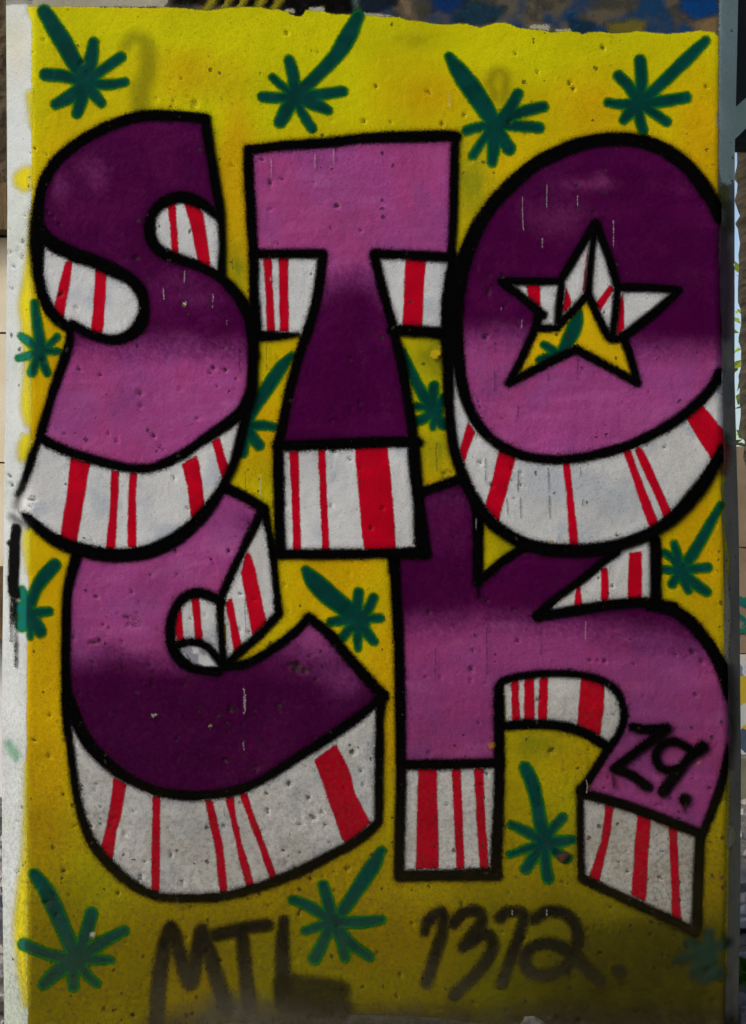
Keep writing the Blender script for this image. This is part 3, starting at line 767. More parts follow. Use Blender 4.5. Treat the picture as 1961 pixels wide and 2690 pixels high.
K = letter('purple block letter K, dark above and lilac below', 10, [kface], tone_k,
    [V('F', (930, 1160), (1150, 1100), (1150, 1450), (900, 1455), (700, 1490), (560, 1500), (600, 1420), (750, 1310)),
     V('K', (580, 650), (800, 622), (1000, 645), (1070, 690), (1108, 760), (1110, 830), (1080, 900), (1040, 950), (1000, 920), (820, 850), (590, 850)),
     V('L', (125, 185), (555, 180), (545, 670), (118, 670)), V('L', (915, 290), (940, 320), (1080, 350), (1250, 410), (1450, 490), (1435, 930), (1300, 860), (1150, 790), (925, 680))],
    [V('F', (715, 1340), (732, 1370), (742, 1475), (695, 1475), (700, 1390)), V('F', (845, 1250), (885, 1250), (888, 1430), (868, 1445), (845, 1430)), V('F', (1002, 1170), (1070, 1160), (1070, 1430), (992, 1430)),
     V('K', (612, 650), (645, 645), (650, 830), (615, 830)), V('K', (670, 645), (712, 640), (715, 830), (670, 830)), V('K', (738, 640), (775, 635), (770, 830), (730, 830)), V('K', (920, 635), (1025, 665), (1020, 770), (1005, 900), (905, 850)),
     V('L', (200, 200), (282, 200), (292, 645), (190, 645)), V('L', (350, 200), (388, 200), (405, 645), (370, 645)), V('L', (445, 200), (490, 200), (495, 400), (512, 645), (475, 645)),
     V('L', (1030, 360), (1065, 370), (1050, 500), (1000, 705), (955, 680), (1010, 520)), V('L', (1170, 400), (1230, 420), (1205, 790), (1143, 760)), V('L', (1310, 450), (1345, 465), (1365, 890), (1325, 865))],
    [ST('D', 14, (1020, 1330), (1022, 1420)), ST('K', 15, (85, 60), (92, 120), (105, 300), (115, 500), (120, 700), (122, 900), (125, 1040)), ST('L', 15, (125, 180), (124, 300), (120, 420), (117, 560), (116, 672)),
     ST('L', 17, (116, 676, 16), (330, 672, 16), (545, 668, 18)), ST('K', 15, (556, 680, 12), (557, 760), (560, 900), (560, 1040)), ST('L', 15, (560, 190), (556, 350), (548, 520), (545, 672, 16)),
     ST('K', 14, (140, 1026), (340, 1024), (555, 1018)),
     ST('K', 11, (556, 690, 13), (580, 655), (680, 630), (800, 622), (900, 626), (1000, 648), (1070, 692), (1106, 760), (1108, 830), (1082, 900), (1035, 960, 13)),
     ST('K', 14, (570, 855), (700, 846), (820, 852), (920, 878), (1000, 922), (1045, 955)),
     ST('K', 13, (1045, 945), (1000, 1020), (955, 1090), (915, 1142)), ST('L', 10, (918, 285, 11), (918, 450), (920, 600), (925, 678)), ST('L', 13, (925, 684), (1000, 722), (1150, 792), (1300, 862), (1428, 925)),
     ST('L', 14, (1428, 925), (1438, 700), (1448, 495)), ST('L', 14, (925, 312), (1080, 352), (1250, 412), (1455, 492)), ST('L', 12, (1460, 490), (1500, 385), (1540, 275), (1562, 170, 10), (1572, 100, 6)),
     ST('F', 15, (490, 1522), (700, 1490), (900, 1457), (1100, 1445), (1250, 1470)), ST('K', 17, (1225, 318), (1300, 332), (1380, 375), (1450, 445), (1510, 532), (1548, 615), (1564, 690, 13), (1566, 730, 6)),
     ST('F', 12, (485, 1520), (600, 1420), (750, 1310), (850, 1225), (930, 1168)), ST('F', 16, (1145, 1100), (1150, 1250), (1150, 1440)),
     ST('F', 15, (158, 900), (162, 1100), (163, 1330)), ST('F', 13, (170, 1320), (220, 1280), (290, 1222), (380, 1160), (440, 1125)), ST('F', 3, (163, 1350), (166, 1412, 2)),
     ST('D', 13, (1205, 925), (1300, 893), (1420, 850))])

# ---- C
clow = V('H', (320, 100), (360, 200), (420, 330), (500, 440), (650, 570), (800, 650), (950, 700)) + V('J', (0, 665), (200, 650), (350, 620), (500, 560), (650, 470), (800, 370)) + V('I', (1000, 1480), (1150, 1380), (1300, 1270), (1390, 1170))
cface = V('G', (400, 150), (312, 400), (303, 700), (303, 900), (312, 1040)) + clow + V('I', (1250, 1020), (1130, 880), (1000, 720), (855, 605), (760, 720), (650, 800), (500, 900), (400, 950)) + \
    V('G', (1280, 895), (1150, 885), (1050, 830), (985, 720), (980, 600), (1000, 510), (1060, 430), (1150, 385), (1240, 410), (1310, 440), (1390, 237), (1480, 47), (1575, -133), (1450, -243), (1340, -293), (1240, -173), (1130, -53), (1000, 47), (850, 117), (700, 142), (560, 137))
cband = clow + V('J', (1372, 0), (1368, 400), (1365, 800), (1280, 930), (1150, 1020), (1000, 1090), (800, 1200), (600, 1280), (400, 1345), (200, 1390)) + V('H', (1200, 1375), (1000, 1375), (880, 1360), (750, 1300), (640, 1210), (540, 1110), (460, 1000), (425, 900), (372, 700), (345, 500), (318, 300))
def tone_c(u, v):
    y = v + 30 * (fbm(u, v, 70, 331, 2) - .5) + 30 * blob(u, v, 290, 1720, 50, 60)
    t = 1 - sstep(1665, 1795, y)
    t = t + blob(u, v, 815, 1660, 75, 60, .8) + blob(u, v, 905, 1785, 55, 40, .4)
    t = np.where((u > 560) & (v > 1640), np.minimum(t, blob(u, v, 815, 1655, 85, 75, .9) + blob(u, v, 910, 1785, 60, 40, .42) + .02), t)
    return t - blob(u, v, 640, 1370, 26, 36, .35)
Cl = letter('purple block letter C, lilac above and dark below', 16, [cface], tone_c,
    [cband, V('I', (537, -165), (592, 130), (612, 300), (626, 450), (640, 590), (500, 730), (370, 850), (255, 950), (225, 470), (400, 140), (480, 0)),
     V('G', (1300, 440), (1150, 385), (1060, 430), (985, 600), (985, 720), (1150, 885), (1300, 890), (1320, 650))],
    [V('G', (1035, 480), (1055, 490), (1068, 700), (1025, 700), (1005, 600)), V('G', (1120, 415), (1165, 415), (1190, 690), (1140, 690)),
     V('I', (405, 140), (440, 160), (480, 310), (510, 450), (555, 650), (450, 740), (400, 480), (370, 285)), V('I', (255, 510), (300, 460), (335, 640), (378, 830), (320, 880), (290, 680)),
     V('H', (612, 600), (698, 640), (660, 860), (630, 960), (602, 1150), (528, 1060), (570, 900), (595, 760)), V('H', (868, 715), (917, 725), (912, 1000), (912, 1340), (858, 1340), (862, 1000)),
     V('J', (105, 690), (160, 690), (205, 880), (235, 1000), (272, 1365), (218, 1365), (175, 1000), (140, 860)), V('J', (255, 675), (310, 665), (335, 830), (372, 1000), (467, 1315), (415, 1340), (355, 1120), (315, 920)),
     V('J', (355, 650), (410, 640), (470, 830), (545, 1020), (630, 1260), (590, 1285), (530, 1130), (480, 980)), V('J', (900, 405), (1055, 290), (1140, 450), (1200, 660), (1305, 855), (1135, 1020), (1095, 970), (1000, 690))],
    [ST('G', 14, (372, 150, 16), (335, 290, 15), (312, 420), (303, 700), (303, 900), (308, 1060, 16), (315, 1300, 12)), ST('H', 12, (318, 300), (345, 500), (372, 700), (410, 860), (462, 1000, 14), (540, 1110, 15), (640, 1210, 15), (750, 1300, 14), (880, 1360), (1000, 1377), (1200, 1377)),
     ST('J', 13, (100, 1397), (250, 1385), (400, 1350), (600, 1283), (800, 1203), (1000, 1098), (1150, 1022), (1280, 930), (1360, 850, 12)), ST('J', 12, (1362, 850), (1367, 400), (1372, 0, 12)), ST('I', 13, (1375, 1300), (1382, 1180, 15)), ST('I', 15, (1395, 1175), (1395, 1190)),
     ST('I', 12, (1385, 1185, 14), (1300, 1268), (1150, 1378, 14), (1000, 1482, 13), (850, 1585)), ST('J', 13, (850, 340), (800, 370), (650, 470, 13), (500, 560, 12), (350, 620), (200, 652), (0, 668)), ST('H', 13, (1109, 720), (950, 702), (800, 652), (650, 570, 15), (500, 440, 17), (420, 330, 17), (360, 200, 18), (320, 80, 16)),
     ST('I', 13, (250, 970), (400, 945), (500, 900), (650, 800), (770, 705), (852, 610)), ST('I', 15, (858, 612, 13), (1000, 728), (1130, 880), (1250, 1020), (1385, 1165)),
     ST('B', 15, (1320, 935), (1450, 992), (1585, 1075)), ST('B', 11, (1578, 1085, 14), (1480, 1280), (1390, 1470), (1315, 1640, 12)), ST('I', 10, (537, -165, 13), (570, 0), (592, 130), (612, 300), (626, 450), (638, 585, 12)),
     ST('I', 12, (638, 588), (500, 735), (370, 850), (265, 945)), ST('I', 10, (218, 470), (216, 600), (226, 750), (240, 930, 13)),
     ST('G', 14, (1310, 445), (1240, 410), (1150, 388), (1060, 430), (1003, 515), (982, 610), (992, 730, 15), (1055, 832, 15), (1150, 882), (1290, 895)),
     ST('G', 12, (1010, 735), (1080, 712), (1160, 712), (1240, 755), (1315, 850))])
coat('grey_highlight', M_WHT, 21, lambda u, v: lerp(np.array([.30, .31, .38]), np.array([.65, .68, .70]), sstep(.4, .6, fbm(u, v, 16, 341, 2))), Cl, [V('G', (1060, 752), (1110, 738), (1190, 752), (1280, 862), (1200, 862), (1110, 820))])

# ---- T
tface = V('C', (120, 215), (350, 192), (600, 178), (900, 145), (1300, 135), (1405, 135), (1400, 300), (1396, 600), (1382, 880), (1100, 875), (905, 865), (962, 1100), (1018, 1300), (1045, 1416), (1088, 1616), (1120, 1816), (1150, 2020), (700, 2050), (330, 2060), (338, 1916), (377, 1716), (430, 1516), (470, 1400), (505, 1300), (557, 1100), (600, 865), (157, 868), (145, 700), (128, 400))
def tone_t(u, v):
    y = v - 0.006 * np.minimum((u - 925) ** 2, 6400)
    return 1 - sstep(640, 790, y + 34 * (fbm(u, v, 50, 351, 2) - .5))
T = letter('purple block letter T, lilac crossbar over a dark stem', 23, [tface], tone_t,
    [V('C', (160, 868), (590, 868), (557, 1100), (505, 1300), (480, 1365), (170, 1375), (160, 1100)), V('C', (905, 870), (1380, 890), (1380, 1365), (1180, 1345), (1030, 1340), (962, 1100)), V('D', (310, 640), (700, 630), (1150, 615), (1180, 1000), (1195, 1300), (320, 1310))],
    [V('C', (216, 890), (268, 890), (278, 1100), (292, 1350), (240, 1350), (232, 1100)), V('C', (314, 890), (370, 890), (372, 1100), (378, 1350), (320, 1350)), V('C', (1100, 890), (1225, 890), (1212, 1100), (1200, 1345), (1080, 1340), (1090, 1100)),
     V('D', (378, 670), (435, 670), (440, 960), (454, 1295), (402, 1295), (394, 960)), V('D', (555, 660), (602, 660), (610, 960), (628, 1295), (583, 1295), (572, 960)), V('D', (782, 640), (988, 640), (1018, 960), (1042, 1290), (840, 1290), (812, 960))],
    [ST('C', 15, (122, 218, 14), (128, 400), (145, 700), (157, 868), (160, 1100), (172, 1330, 16), (172, 1380, 16)), ST('C', 15, (122, 222, 14), (350, 194), (600, 178), (900, 146, 16), (1300, 136, 17), (1410, 138, 16)), ST('C', 12, (1408, 140), (1402, 300), (1396, 600), (1384, 860, 12)),
     ST('C', 14, (1385, 860), (1392, 1100), (1390, 1400)), ST('C', 13, (150, 866), (400, 868), (585, 866, 14)), ST('C', 14, (588, 870), (557, 1100), (508, 1300), (470, 1400), (430, 1516)), ST('C', 12, (175, 1372, 15), (300, 1374, 12), (430, 1366, 7)),
     ST('D', 14, (432, 100), (377, 300), (338, 500), (312, 620), (310, 660)), ST('D', 16, (310, 620), (312, 800), (315, 1000), (322, 1250), (325, 1310)), ST('D', 14, (320, 1312), (700, 1310), (1000, 1305), (1220, 1302, 18)), ST('D', 16, (1150, 610), (1150, 700, 17), (1180, 1000, 16), (1195, 1200, 20), (1210, 1300, 20)),
     ST('D', 15, (300, 645), (400, 640), (700, 630), (1000, 618), (1175, 618)), ST('C', 14, (905, 868), (1100, 875), (1390, 890)), ST('C', 13, (905, 872), (962, 1100), (1018, 1300), (1045, 1416), (1088, 1616), (1120, 1816), (1150, 2020)), ST('C', 16, (1020, 1340), (1180, 1346), (1390, 1366))])

# ---- S
sface = V('A', (1205, 150), (1100, 140), (900, 130), (760, 142), (620, 185), (480, 250), (340, 340), (230, 440), (160, 560), (130, 680), (140, 820), (190, 920), (300, 1000), (480, 1060), (600, 1115), (720, 1180), (790, 1260), (815, 1370), (780, 1490), (700, 1560), (600, 1583), (480, 1560), (400, 1520), (335, 1500), (320, 1622), (250, 1832), (190, 2022), (130, 2212),
    (220, 2262), (350, 2317), (500, 2362), (650, 2402), (800, 2422), (900, 2402), (1050, 2332), (1180, 2242), (1300, 2162), (1400, 2082), (1480, 1950), (1520, 1800), (1525, 1700), (1515, 1550), (1490, 1430), (1450, 1340), (1380, 1250), (1290, 1170), (1180, 1110), (1060, 1065), (930, 1030), (870, 950), (852, 860), (870, 760), (940, 690), (1050, 662), (1150, 680), (1230, 730), (1290, 760), (1280, 600), (1245, 400))
def tone_s(u, v):
    y = v - 0.03 * (u - 180) + 36 * (fbm(u, v, 80, 361, 2) - .5)
    t = sstep(845, 985, y)
    t = t + blob(u, v, 160, 500, 22, 40, .22) + blob(u, v, 260, 470, 28, 34, .2) + blob(u, v, 230, 440, 40, 26, .12) + blob(u, v, 480, 740, 70, 30, .10) + blob(u, v, 530, 785, 90, 18, .10)
    return t
S = letter('purple block letter S, dark above and lilac below', 29, [sface], tone_s,
    [V('A', (130, 900), (300, 1000), (480, 1060), (600, 1115), (720, 1180), (790, 1260), (815, 1370), (780, 1490), (700, 1560), (600, 1583), (480, 1560), (340, 1500), (280, 1480), (205, 1400), (155, 1300), (125, 1100)),
     V('A', (1050, 662), (940, 690), (870, 760), (852, 860), (870, 950), (930, 1030), (1060, 1065), (1180, 1110), (1300, 1170), (1315, 1000), (1310, 850), (1230, 730), (1150, 680)),
     V('B', (130, 610), (220, 660), (350, 715), (500, 760), (650, 800), (800, 820), (900, 800), (1050, 730), (1180, 640), (1300, 560), (1400, 480), (1490, 420), (1430, 620), (1390, 800), (1320, 930), (1240, 1060), (1130, 1180), (1000, 1280), (850, 1350), (700, 1375), (560, 1370), (400, 1335), (200, 1260), (70, 1130), (10, 1110), (0, 1050), (30, 940), (60, 830), (90, 720))],
    [V('A', (305, 1075), (350, 1075), (325, 1250), (285, 1470), (225, 1400), (262, 1230)), V('A', (500, 1120), (568, 1150), (562, 1350), (540, 1560), (468, 1540), (485, 1340)), V('A', (965, 700), (1015, 690), (1026, 860), (1040, 1050), (990, 1040), (980, 860)), V('A', (1072, 690), (1150, 700), (1195, 770), (1220, 940), (1247, 1140), (1165, 1100), (1125, 900)),
     V('B', (335, 740), (460, 780), (425, 1020), (370, 1320), (262, 1290), (310, 1020)), V('B', (600, 825), (650, 835), (640, 1080), (622, 1350), (566, 1350), (590, 1080)), V('B', (722, 840), (770, 840), (757, 1000), (762, 1340), (705, 1320), (710, 1000)), V('B', (1055, 790), (1155, 725), (1185, 900), (1212, 1090), (1122, 1190), (1095, 940)), V('B', (1250, 640), (1302, 610), (1330, 720), (1358, 810), (1325, 910))],
    [ST('A', 16, (1208, 152, 15), (1100, 140, 15), (900, 130), (760, 144), (620, 186), (480, 250), (340, 342), (230, 445, 17), (160, 565), (130, 690, 15), (122, 820, 18), (122, 940, 21), (123, 1100, 17), (132, 1200), (156, 1300), (205, 1400), (275, 1475), (335, 1512, 13)),
     ST('A', 13, (1208, 155), (1245, 400), (1280, 600), (1304, 760, 13), (1318, 950, 10), (1312, 1150, 12)),
     ST('A', 20, (122, 800, 14), (150, 890, 17), (220, 965), (350, 1030), (480, 1075, 19), (600, 1128, 19), (720, 1195, 17), (790, 1275, 16), (813, 1380, 15), (785, 1490), (705, 1562, 16), (610, 1585, 14), (480, 1556, 14), (400, 1515, 13), (345, 1480, 11)),
     ST('A', 16, (1300, 800, 11), (1230, 735, 14), (1150, 688, 16), (1050, 662, 17), (940, 695, 16), (870, 770, 15), (850, 860), (868, 950, 16), (930, 1020, 17), (1060, 1070, 15), (1180, 1115, 14), (1290, 1172, 14), (1380, 1255, 15), (1450, 1345), (1492, 1440), (1515, 1560, 15), (1522, 1700)),
     ST('A', 14, (330, 1500, 11), (322, 1622), (250, 1832), (190, 2022, 13), (135, 2212, 14)), ST('B', 11, (140, 600), (95, 715, 10), (65, 830, 10), (30, 930, 9), (0, 985, 6)),
     ST('B', 15, (1520, 0), (1515, 200), (1500, 330, 16), (1440, 450, 17), (1300, 562, 16), (1180, 642, 14), (1050, 732, 14), (900, 800, 13), (800, 818, 13), (650, 802, 13), (500, 762, 13), (350, 717, 14), (220, 662, 14), (140, 612, 13)),
     ST('B', 12, (1500, 330), (1465, 470), (1432, 620), (1388, 790, 11), (1320, 930), (1235, 1060, 16), (1130, 1180, 18), (1000, 1282, 19), (850, 1350, 19), (700, 1376, 19), (560, 1374, 19), (400, 1340, 18), (300, 1310, 18), (200, 1258, 17), (120, 1190, 15), (60, 1130, 11), (35, 1105, 5))])

# ---- O
olow = V('F', (50, 0), (60, 150), (90, 300), (140, 420), (200, 500), (280, 570), (400, 625), (550, 650), (700, 645), (850, 615), (1000, 570), (1150, 500), (1280, 420), (1400, 320), (1470, 230), (1507, 160))
oface = V('E', (900, 97), (640, 160), (480, 230), (330, 360), (220, 480), (140, 620), (80, 780), (60, 900), (50, 1100)) + olow + V('E', (1508, 1300), (1506, 1227), (1498, 900), (1496, 530), (1470, 450), (1400, 340), (1300, 225), (1180, 150), (1050, 105))
oband = olow + V('F', (1512, 300), (1518, 590), (1480, 660), (1400, 790), (1320, 890), (1200, 1010), (1080, 1075), (950, 1125), (800, 1150), (600, 1160), (450, 1130), (330, 1070), (220, 980), (150, 880), (90, 760), (35, 620), (10, 480), (5, 360), (20, 200))
def tone_o(u, v):
    y = v - 26 * np.cos((u - 1240) / 210.0) * 0 + 30 * sstep(1450, 1700, u) * 1.0 + 22 * (fbm(u, v, 80, 371, 2) - .5)
    y = v + 12 - 28 * sstep(1380, 1620, u)
    t = sstep(842, 975, y + 22 * (fbm(u, v, 80, 371, 2) - .5))
    t = t + blob(u, v, 1540, 485, 70, 14, .22) + blob(u, v, 1580, 470, 20, 16, .2) + blob(u, v, 1470, 560, 90, 60, .10) + blob(u, v, 1790, 505, 30, 22, .07)
    return t
O = letter('large purple letter O with a star cut through it', 35, [oface], tone_o, [oband],
    [V('F', (105, 440), (145, 500), (110, 590), (85, 680), (58, 600)), V('F', (282, 590), (372, 620), (330, 790), (275, 1000), (200, 910), (240, 760)), V('F', (628, 655), (670, 655), (690, 850), (720, 1130), (670, 1130), (652, 850)), V('F', (962, 590), (1003, 580), (1040, 690), (1110, 870), (1174, 1035), (1125, 1060), (1060, 880)), V('F', (1030, 600), (1050, 578), (1075, 595), (1150, 750), (1248, 965), (1210, 1010), (1120, 800)), V('F', (1315, 420), (1405, 340), (1515, 480), (1522, 590), (1470, 670), (1400, 560))],
    [ST('E', 20, (1498, 540, 14), (1470, 455, 18), (1400, 342), (1300, 228), (1180, 150), (1050, 105, 19), (900, 97, 19), (760, 115, 20), (640, 158), (480, 235), (330, 362), (220, 485, 20), (140, 620, 21), (80, 780, 22), (50, 950, 20), (40, 1100, 18)),
     ST('F', 18, (36, -150), (45, 0, 17), (58, 150, 17), (88, 300, 16), (140, 422, 15), (200, 502, 14), (280, 570, 14), (400, 625, 13), (550, 650, 13), (700, 645, 13), (850, 615, 14), (1000, 570, 14), (1150, 500, 14), (1280, 420, 15), (1400, 320, 15), (1470, 235, 14), (1500, 165, 12)),
     ST('E', 20, (20, 850), (-2, 1000), (-8, 1227)), ST('F', 18, (-8, 0), (-6, 200, 16), (0, 360, 15), (10, 490, 14), (35, 625, 15), (85, 760, 16), (145, 880, 17), (220, 985, 17), (330, 1070, 17), (450, 1125, 17), (600, 1152, 18), (800, 1150, 18), (950, 1122, 17), (1080, 1074, 16), (1200, 1008, 17), (1320, 895, 19), (1400, 795, 19), (1480, 665, 16), (1514, 585, 10))])
sw = V('E', (290, 890), (620, 890), (810, 560), (935, 925), (1275, 935), (970, 1190), (890, 1195), (770, 960), (600, 1145), (500, 1140), (520, 1075))
coat('white_star_arm', M_WHT, 40, white, O, [sw])
coat('yellow_star_foot', M_YEL, 40.5, np.array([.74, .50, .004]), O, [V('E', (770, 960), (890, 1195), (970, 1195), (1045, 1450), (705, 1260), (330, 1452), (470, 1170), (500, 1145), (600, 1150))])
leaf('E', [(728, 1060, 6), (705, 1120, 17), (675, 1190, 18), (625, 1280, 12)], (610, 1300), [(525, 1240, 8), (500, 1325, 9), (560, 1330, 10)], 8, None, layer=41.5, rc=14, par=O, nm='painted_leaf')
for s in [V('E', (428, 905), (505, 905), (508, 1040), (440, 980)), V('E', (650, 920), (682, 1010), (655, 1050), (630, 1060)), V('E', (768, 700), (776, 700), (755, 935), (740, 945)), V('E', (895, 905), (915, 935), (840, 1050), (812, 1015)), V('E', (948, 990), (965, 950), (975, 1150), (925, 1195))]:
    coat('red_stripe', M_RED, 41.5, red, O, [s], wob=2)
coat('star_outline', M_BLK, 42.5, black, O, strokes=[
    ST('E', 11, (295, 890, 12), (450, 890), (618, 890)), ST('E', 12, (618, 890), (720, 722), (806, 575, 13)), ST('E', 12, (812, 570, 14), (880, 740), (935, 920)), ST('E', 12, (935, 925), (1100, 925), (1275, 937, 11)), ST('E', 13, (1272, 940, 10), (1140, 1062), (965, 1195)),
    ST('E', 12, (965, 1195), (1010, 1320), (1040, 1445)), ST('E', 12, (1045, 1450), (880, 1360), (705, 1265, 13)), ST('E', 12, (705, 1265), (540, 1345), (332, 1452)), ST('E', 12, (340, 1445), (400, 1325), (470, 1170), (495, 1095, 14)), ST('E', 12, (295, 892), (400, 970), (520, 1075, 13)),
    ST('E', 12, (808, 600, 13), (790, 760, 10), (772, 955)), ST('E', 12, (770, 962), (690, 1050), (600, 1142)), ST('E', 12, (775, 965), (830, 1090), (890, 1200), (960, 1208)), ST('E', 11, (625, 890), (615, 1000), (602, 1135)), ST('E', 11, (935, 925), (925, 1050), (905, 1200)), ST('E', 11, (500, 1150), (600, 1148))], wob=2.5)

# ------------------------------------------------------------------ tags
def tagtext(name, label, layer, mat, lines, col=black, wob=4):
    return tag(coat(name, mat, layer, col, pillar, strokes=lines, wob=wob), label)
tagtext('tag_number', 'black sprayed number 19 on the leg of the K', 46, M_BLK,
    [ST('K', 13, (1148, 857), (1210, 867), (1300, 857)), ST('K', 13, (1300, 862), (1230, 915), (1150, 975), (1062, 1042)), ST('K', 13, (1062, 1042), (1135, 1065), (1212, 1120, 14)),
     ST('L', 12, (1400, 112), (1340, 80), (1285, 88), (1248, 138), (1268, 190), (1320, 206), (1375, 180), (1415, 125)), ST('L', 14, (1455, 105, 17), (1400, 150), (1340, 222), (1282, 300, 16)), ST('L', 17, (1378, 335), (1379, 337)), ST('L', 3, (1377, 350), (1374, 385, 2)), ST('L', 2.5, (1063, 230), (1067, 280, 2))])
DK = lambda u, v: lerp(np.tile(np.array([.012, .011, .008]), (len(u), 1)), np.array([.06, .055, .03]), sstep(2450, 2640, v) * .9)
tagtext('tag_lettering', 'black sprayed tag letters MTL at the pillar foot', 9, M_TAG,
    [ST('M', 20, (680, 800), (685, 680), (705, 520), (742, 385, 15), (785, 520), (826, 640, 18), (858, 490), (880, 395, 14), (925, 560), (985, 745)), ST('M', 18, (938, 425), (1050, 396), (1160, 380)), ST('M', 18, (1050, 400), (1062, 540), (1082, 740)), ST('M', 19, (1232, 362, 14), (1226, 500), (1224, 680))], DK)
tagtext('smeared_foot', 'grey smear at the foot of the tag letters', 9.6, M_FAD, [ST('M', 32, (1240, 645), (1350, 655), (1470, 672)), ST('M', 30, (1240, 715), (1380, 725), (1480, 738))], np.array([.030, .026, .008]))
tagtext('tag_number', 'black sprayed number 1372 low on the pillar', 9, M_TAG,
    [ST('L', 16, (228, 930, 10), (245, 880), (285, 842), (312, 846), (305, 930), (280, 1010), (238, 1150)), ST('L', 16, (358, 885), (400, 838), (462, 832), (482, 875), (440, 935), (402, 990)), ST('L', 16, (405, 985), (500, 932), (530, 985), (498, 1060), (425, 1140), (360, 1205)),
     ST('L', 15, (562, 862), (600, 832), (665, 842), (650, 930), (612, 1040), (570, 1150)), ST('L', 16, (715, 868), (770, 832), (850, 842), (900, 900), (905, 985), (868, 1060), (800, 1108), (712, 1110), (672, 1060), (692, 1002), (770, 975), (860, 1005), (930, 1072), (1005, 1140)), ST('L', 18, (1090, 1100), (1092, 1101))], DK)
# black block and its runs on the lit chamfer
tagtext('black_mark', 'black sprayed bar with drips on the white chamfer', 33.6, M_PRI,
    [ST('R', 13, (130, 530), (118, 640), (112, 800), (108, 900), (112, 1010)), ST('R', 6, (75, 640), (95, 650)), ST('R', 10, (90, 900), (100, 1000)), ST('R', 2.6, (92, 1040), (92, 1200), (93, 1370, 1.8)), ST('R', 2.2, (112, 1040), (110, 1230)), ST('R', 3, (125, 1040), (125, 1200), (128, 1400), (128, 1560, 1.8)), ST('R', 6, (135, 990), (140, 1040))], BLACK)
tagtext('black_overspray', 'dusty black overspray round the chamfer below the S', 34, M_SMU, [ST('R', 8, (100, 440), (130, 470), (180, 490), (205, 500)), ST('R', 8, (130, 360), (150, 300), (180, 220))], np.array([.02, .02, .02]))

# runs and scratches, far too thin to lift one by one
wd = [('C', 268, 280, 400), ('C', 655, 215, 330), ('C', 540, 250, 340), ('C', 255, 770, 812), ('C', 262, 1010, 1035), ('E', 410, 420, 610), ('E', 543, 350, 480), ('E', 515, 650, 705), ('E', 910, 550, 700), ('E', 403, 1095, 1155), ('G', 1460, 1000, 1180), ('H', 1458, 360, 420),
      ('H', 1466, 60, 170), ('K', 941, 390, 470), ('K', 945, 1090, 1150), ('L', 615, 825, 850), ('L', 768, 820, 850), ('D', 200, 825, 960), ('F', 150, 980, 1040), ('A', 1258, 1290, 1380), ('A', 1350, 1460, 1490), ('A', 1076, 1140, 1220), ('A', 940, 1250, 1330), ('E', 290, 1030, 1060), ('O', 1372, 580, 680), ('E', 712, 410, 470)]
bd = [('E', 715, 1310, 1440), ('E', 545, 1390, 1440), ('F', 255, 0, 60), ('F', 252, 150, 270), ('F', 380, 350, 420), ('F', 382, 715, 830), ('F', 398, 860, 980), ('F', 203, 640, 780), ('F', 552, 700, 830), ('F', 322, 870, 960), ('F', 558, 850, 980), ('F', 740, 870, 910), ('F', 728, 690, 740), ('F', 893, 1240, 1290), ('F', 752, 1200, 1260),
      ('K', 745, 410, 540), ('K', 277, 510, 650), ('K', 505, 420, 640), ('K', 438, 510, 530), ('D', 105, 800, 900), ('D', 238, 0, 180), ('D', 1292, 620, 800), ('B', 1432, 40, 190), ('I', 402, 480, 720), ('J', 248, 740, 810), ('A', 1235, 1300, 1380), ('A', 1385, 1065, 1130)]
def runs(lst, seed):
    rr = random.Random(seed); out = []
    for k, x, a, b in lst:
        y = a
        while y < b:
            e = min(b, y + rr.uniform(50, 240))
            w = rr.uniform(.4, 1.7)
            out.append(ST(k, w, (x + rr.uniform(-3, 3), y), (x + rr.uniform(-3, 3), (y + e) / 2, w * .8), (x + rr.uniform(-3, 3), e, .6)))
            y = e + rr.uniform(4, 30)
    return out
def fine(name, lst, col, layer, label):
    """thin runs: narrow ribbons lying on the paint"""
    vv = []; qq = []; cc = []; ss = []
    for s in lst:
        p = spline(s, 4)
        for k in range(len(p)):
            for sgn, sdv in ((-1, 2.5), (0, -2.5), (1, 2.5)):
                vv.append((p[k][0] + sgn * (p[k][2] + 1.6), p[k][1])); ss.append(sdv)
            if k:
                b = len(vv) - 6
                for m_ in (0, 1):
                    qq.append((b + m_, b + 3 + m_, b + 4 + m_, b + 1 + m_))
    vv = np.array(vv)
    # nearest lattice point gives the surface
    jj = np.clip(np.round((vv[:, 1] - V0) / STEP).astype(int), 0, NV - 1)
    ii = np.clip(np.round((vv[:, 0] - lo_u[jj]) / (ro_u[jj] - lo_u[jj]) * (NU - 1)).astype(int), 0, NU - 1)
    d0 = dep[ii, jj]
    x, z = to_face(vv[:, 0], vv[:, 1], d0)
    P = np.stack([x, d0 - (LIFT * layer + .0002), z], 1)
    me = np_mesh(name, P, np.array(qq), True, {'sd': np.array(ss), 'pit': np.zeros(len(vv))}, np.tile(np.array(col), (len(vv), 1)))
    o = link(name, me, M_DRP, pillar)
    tag(o, label, kind='stuff')
fine('pale_runs', runs(wd, 3), (.46, .42, .42), 52, 'thin pale runs and scratches down the mural')
fine('dark_runs', runs(bd, 4), (.02, .02, .03), 53, 'thin dark runs down the mural')
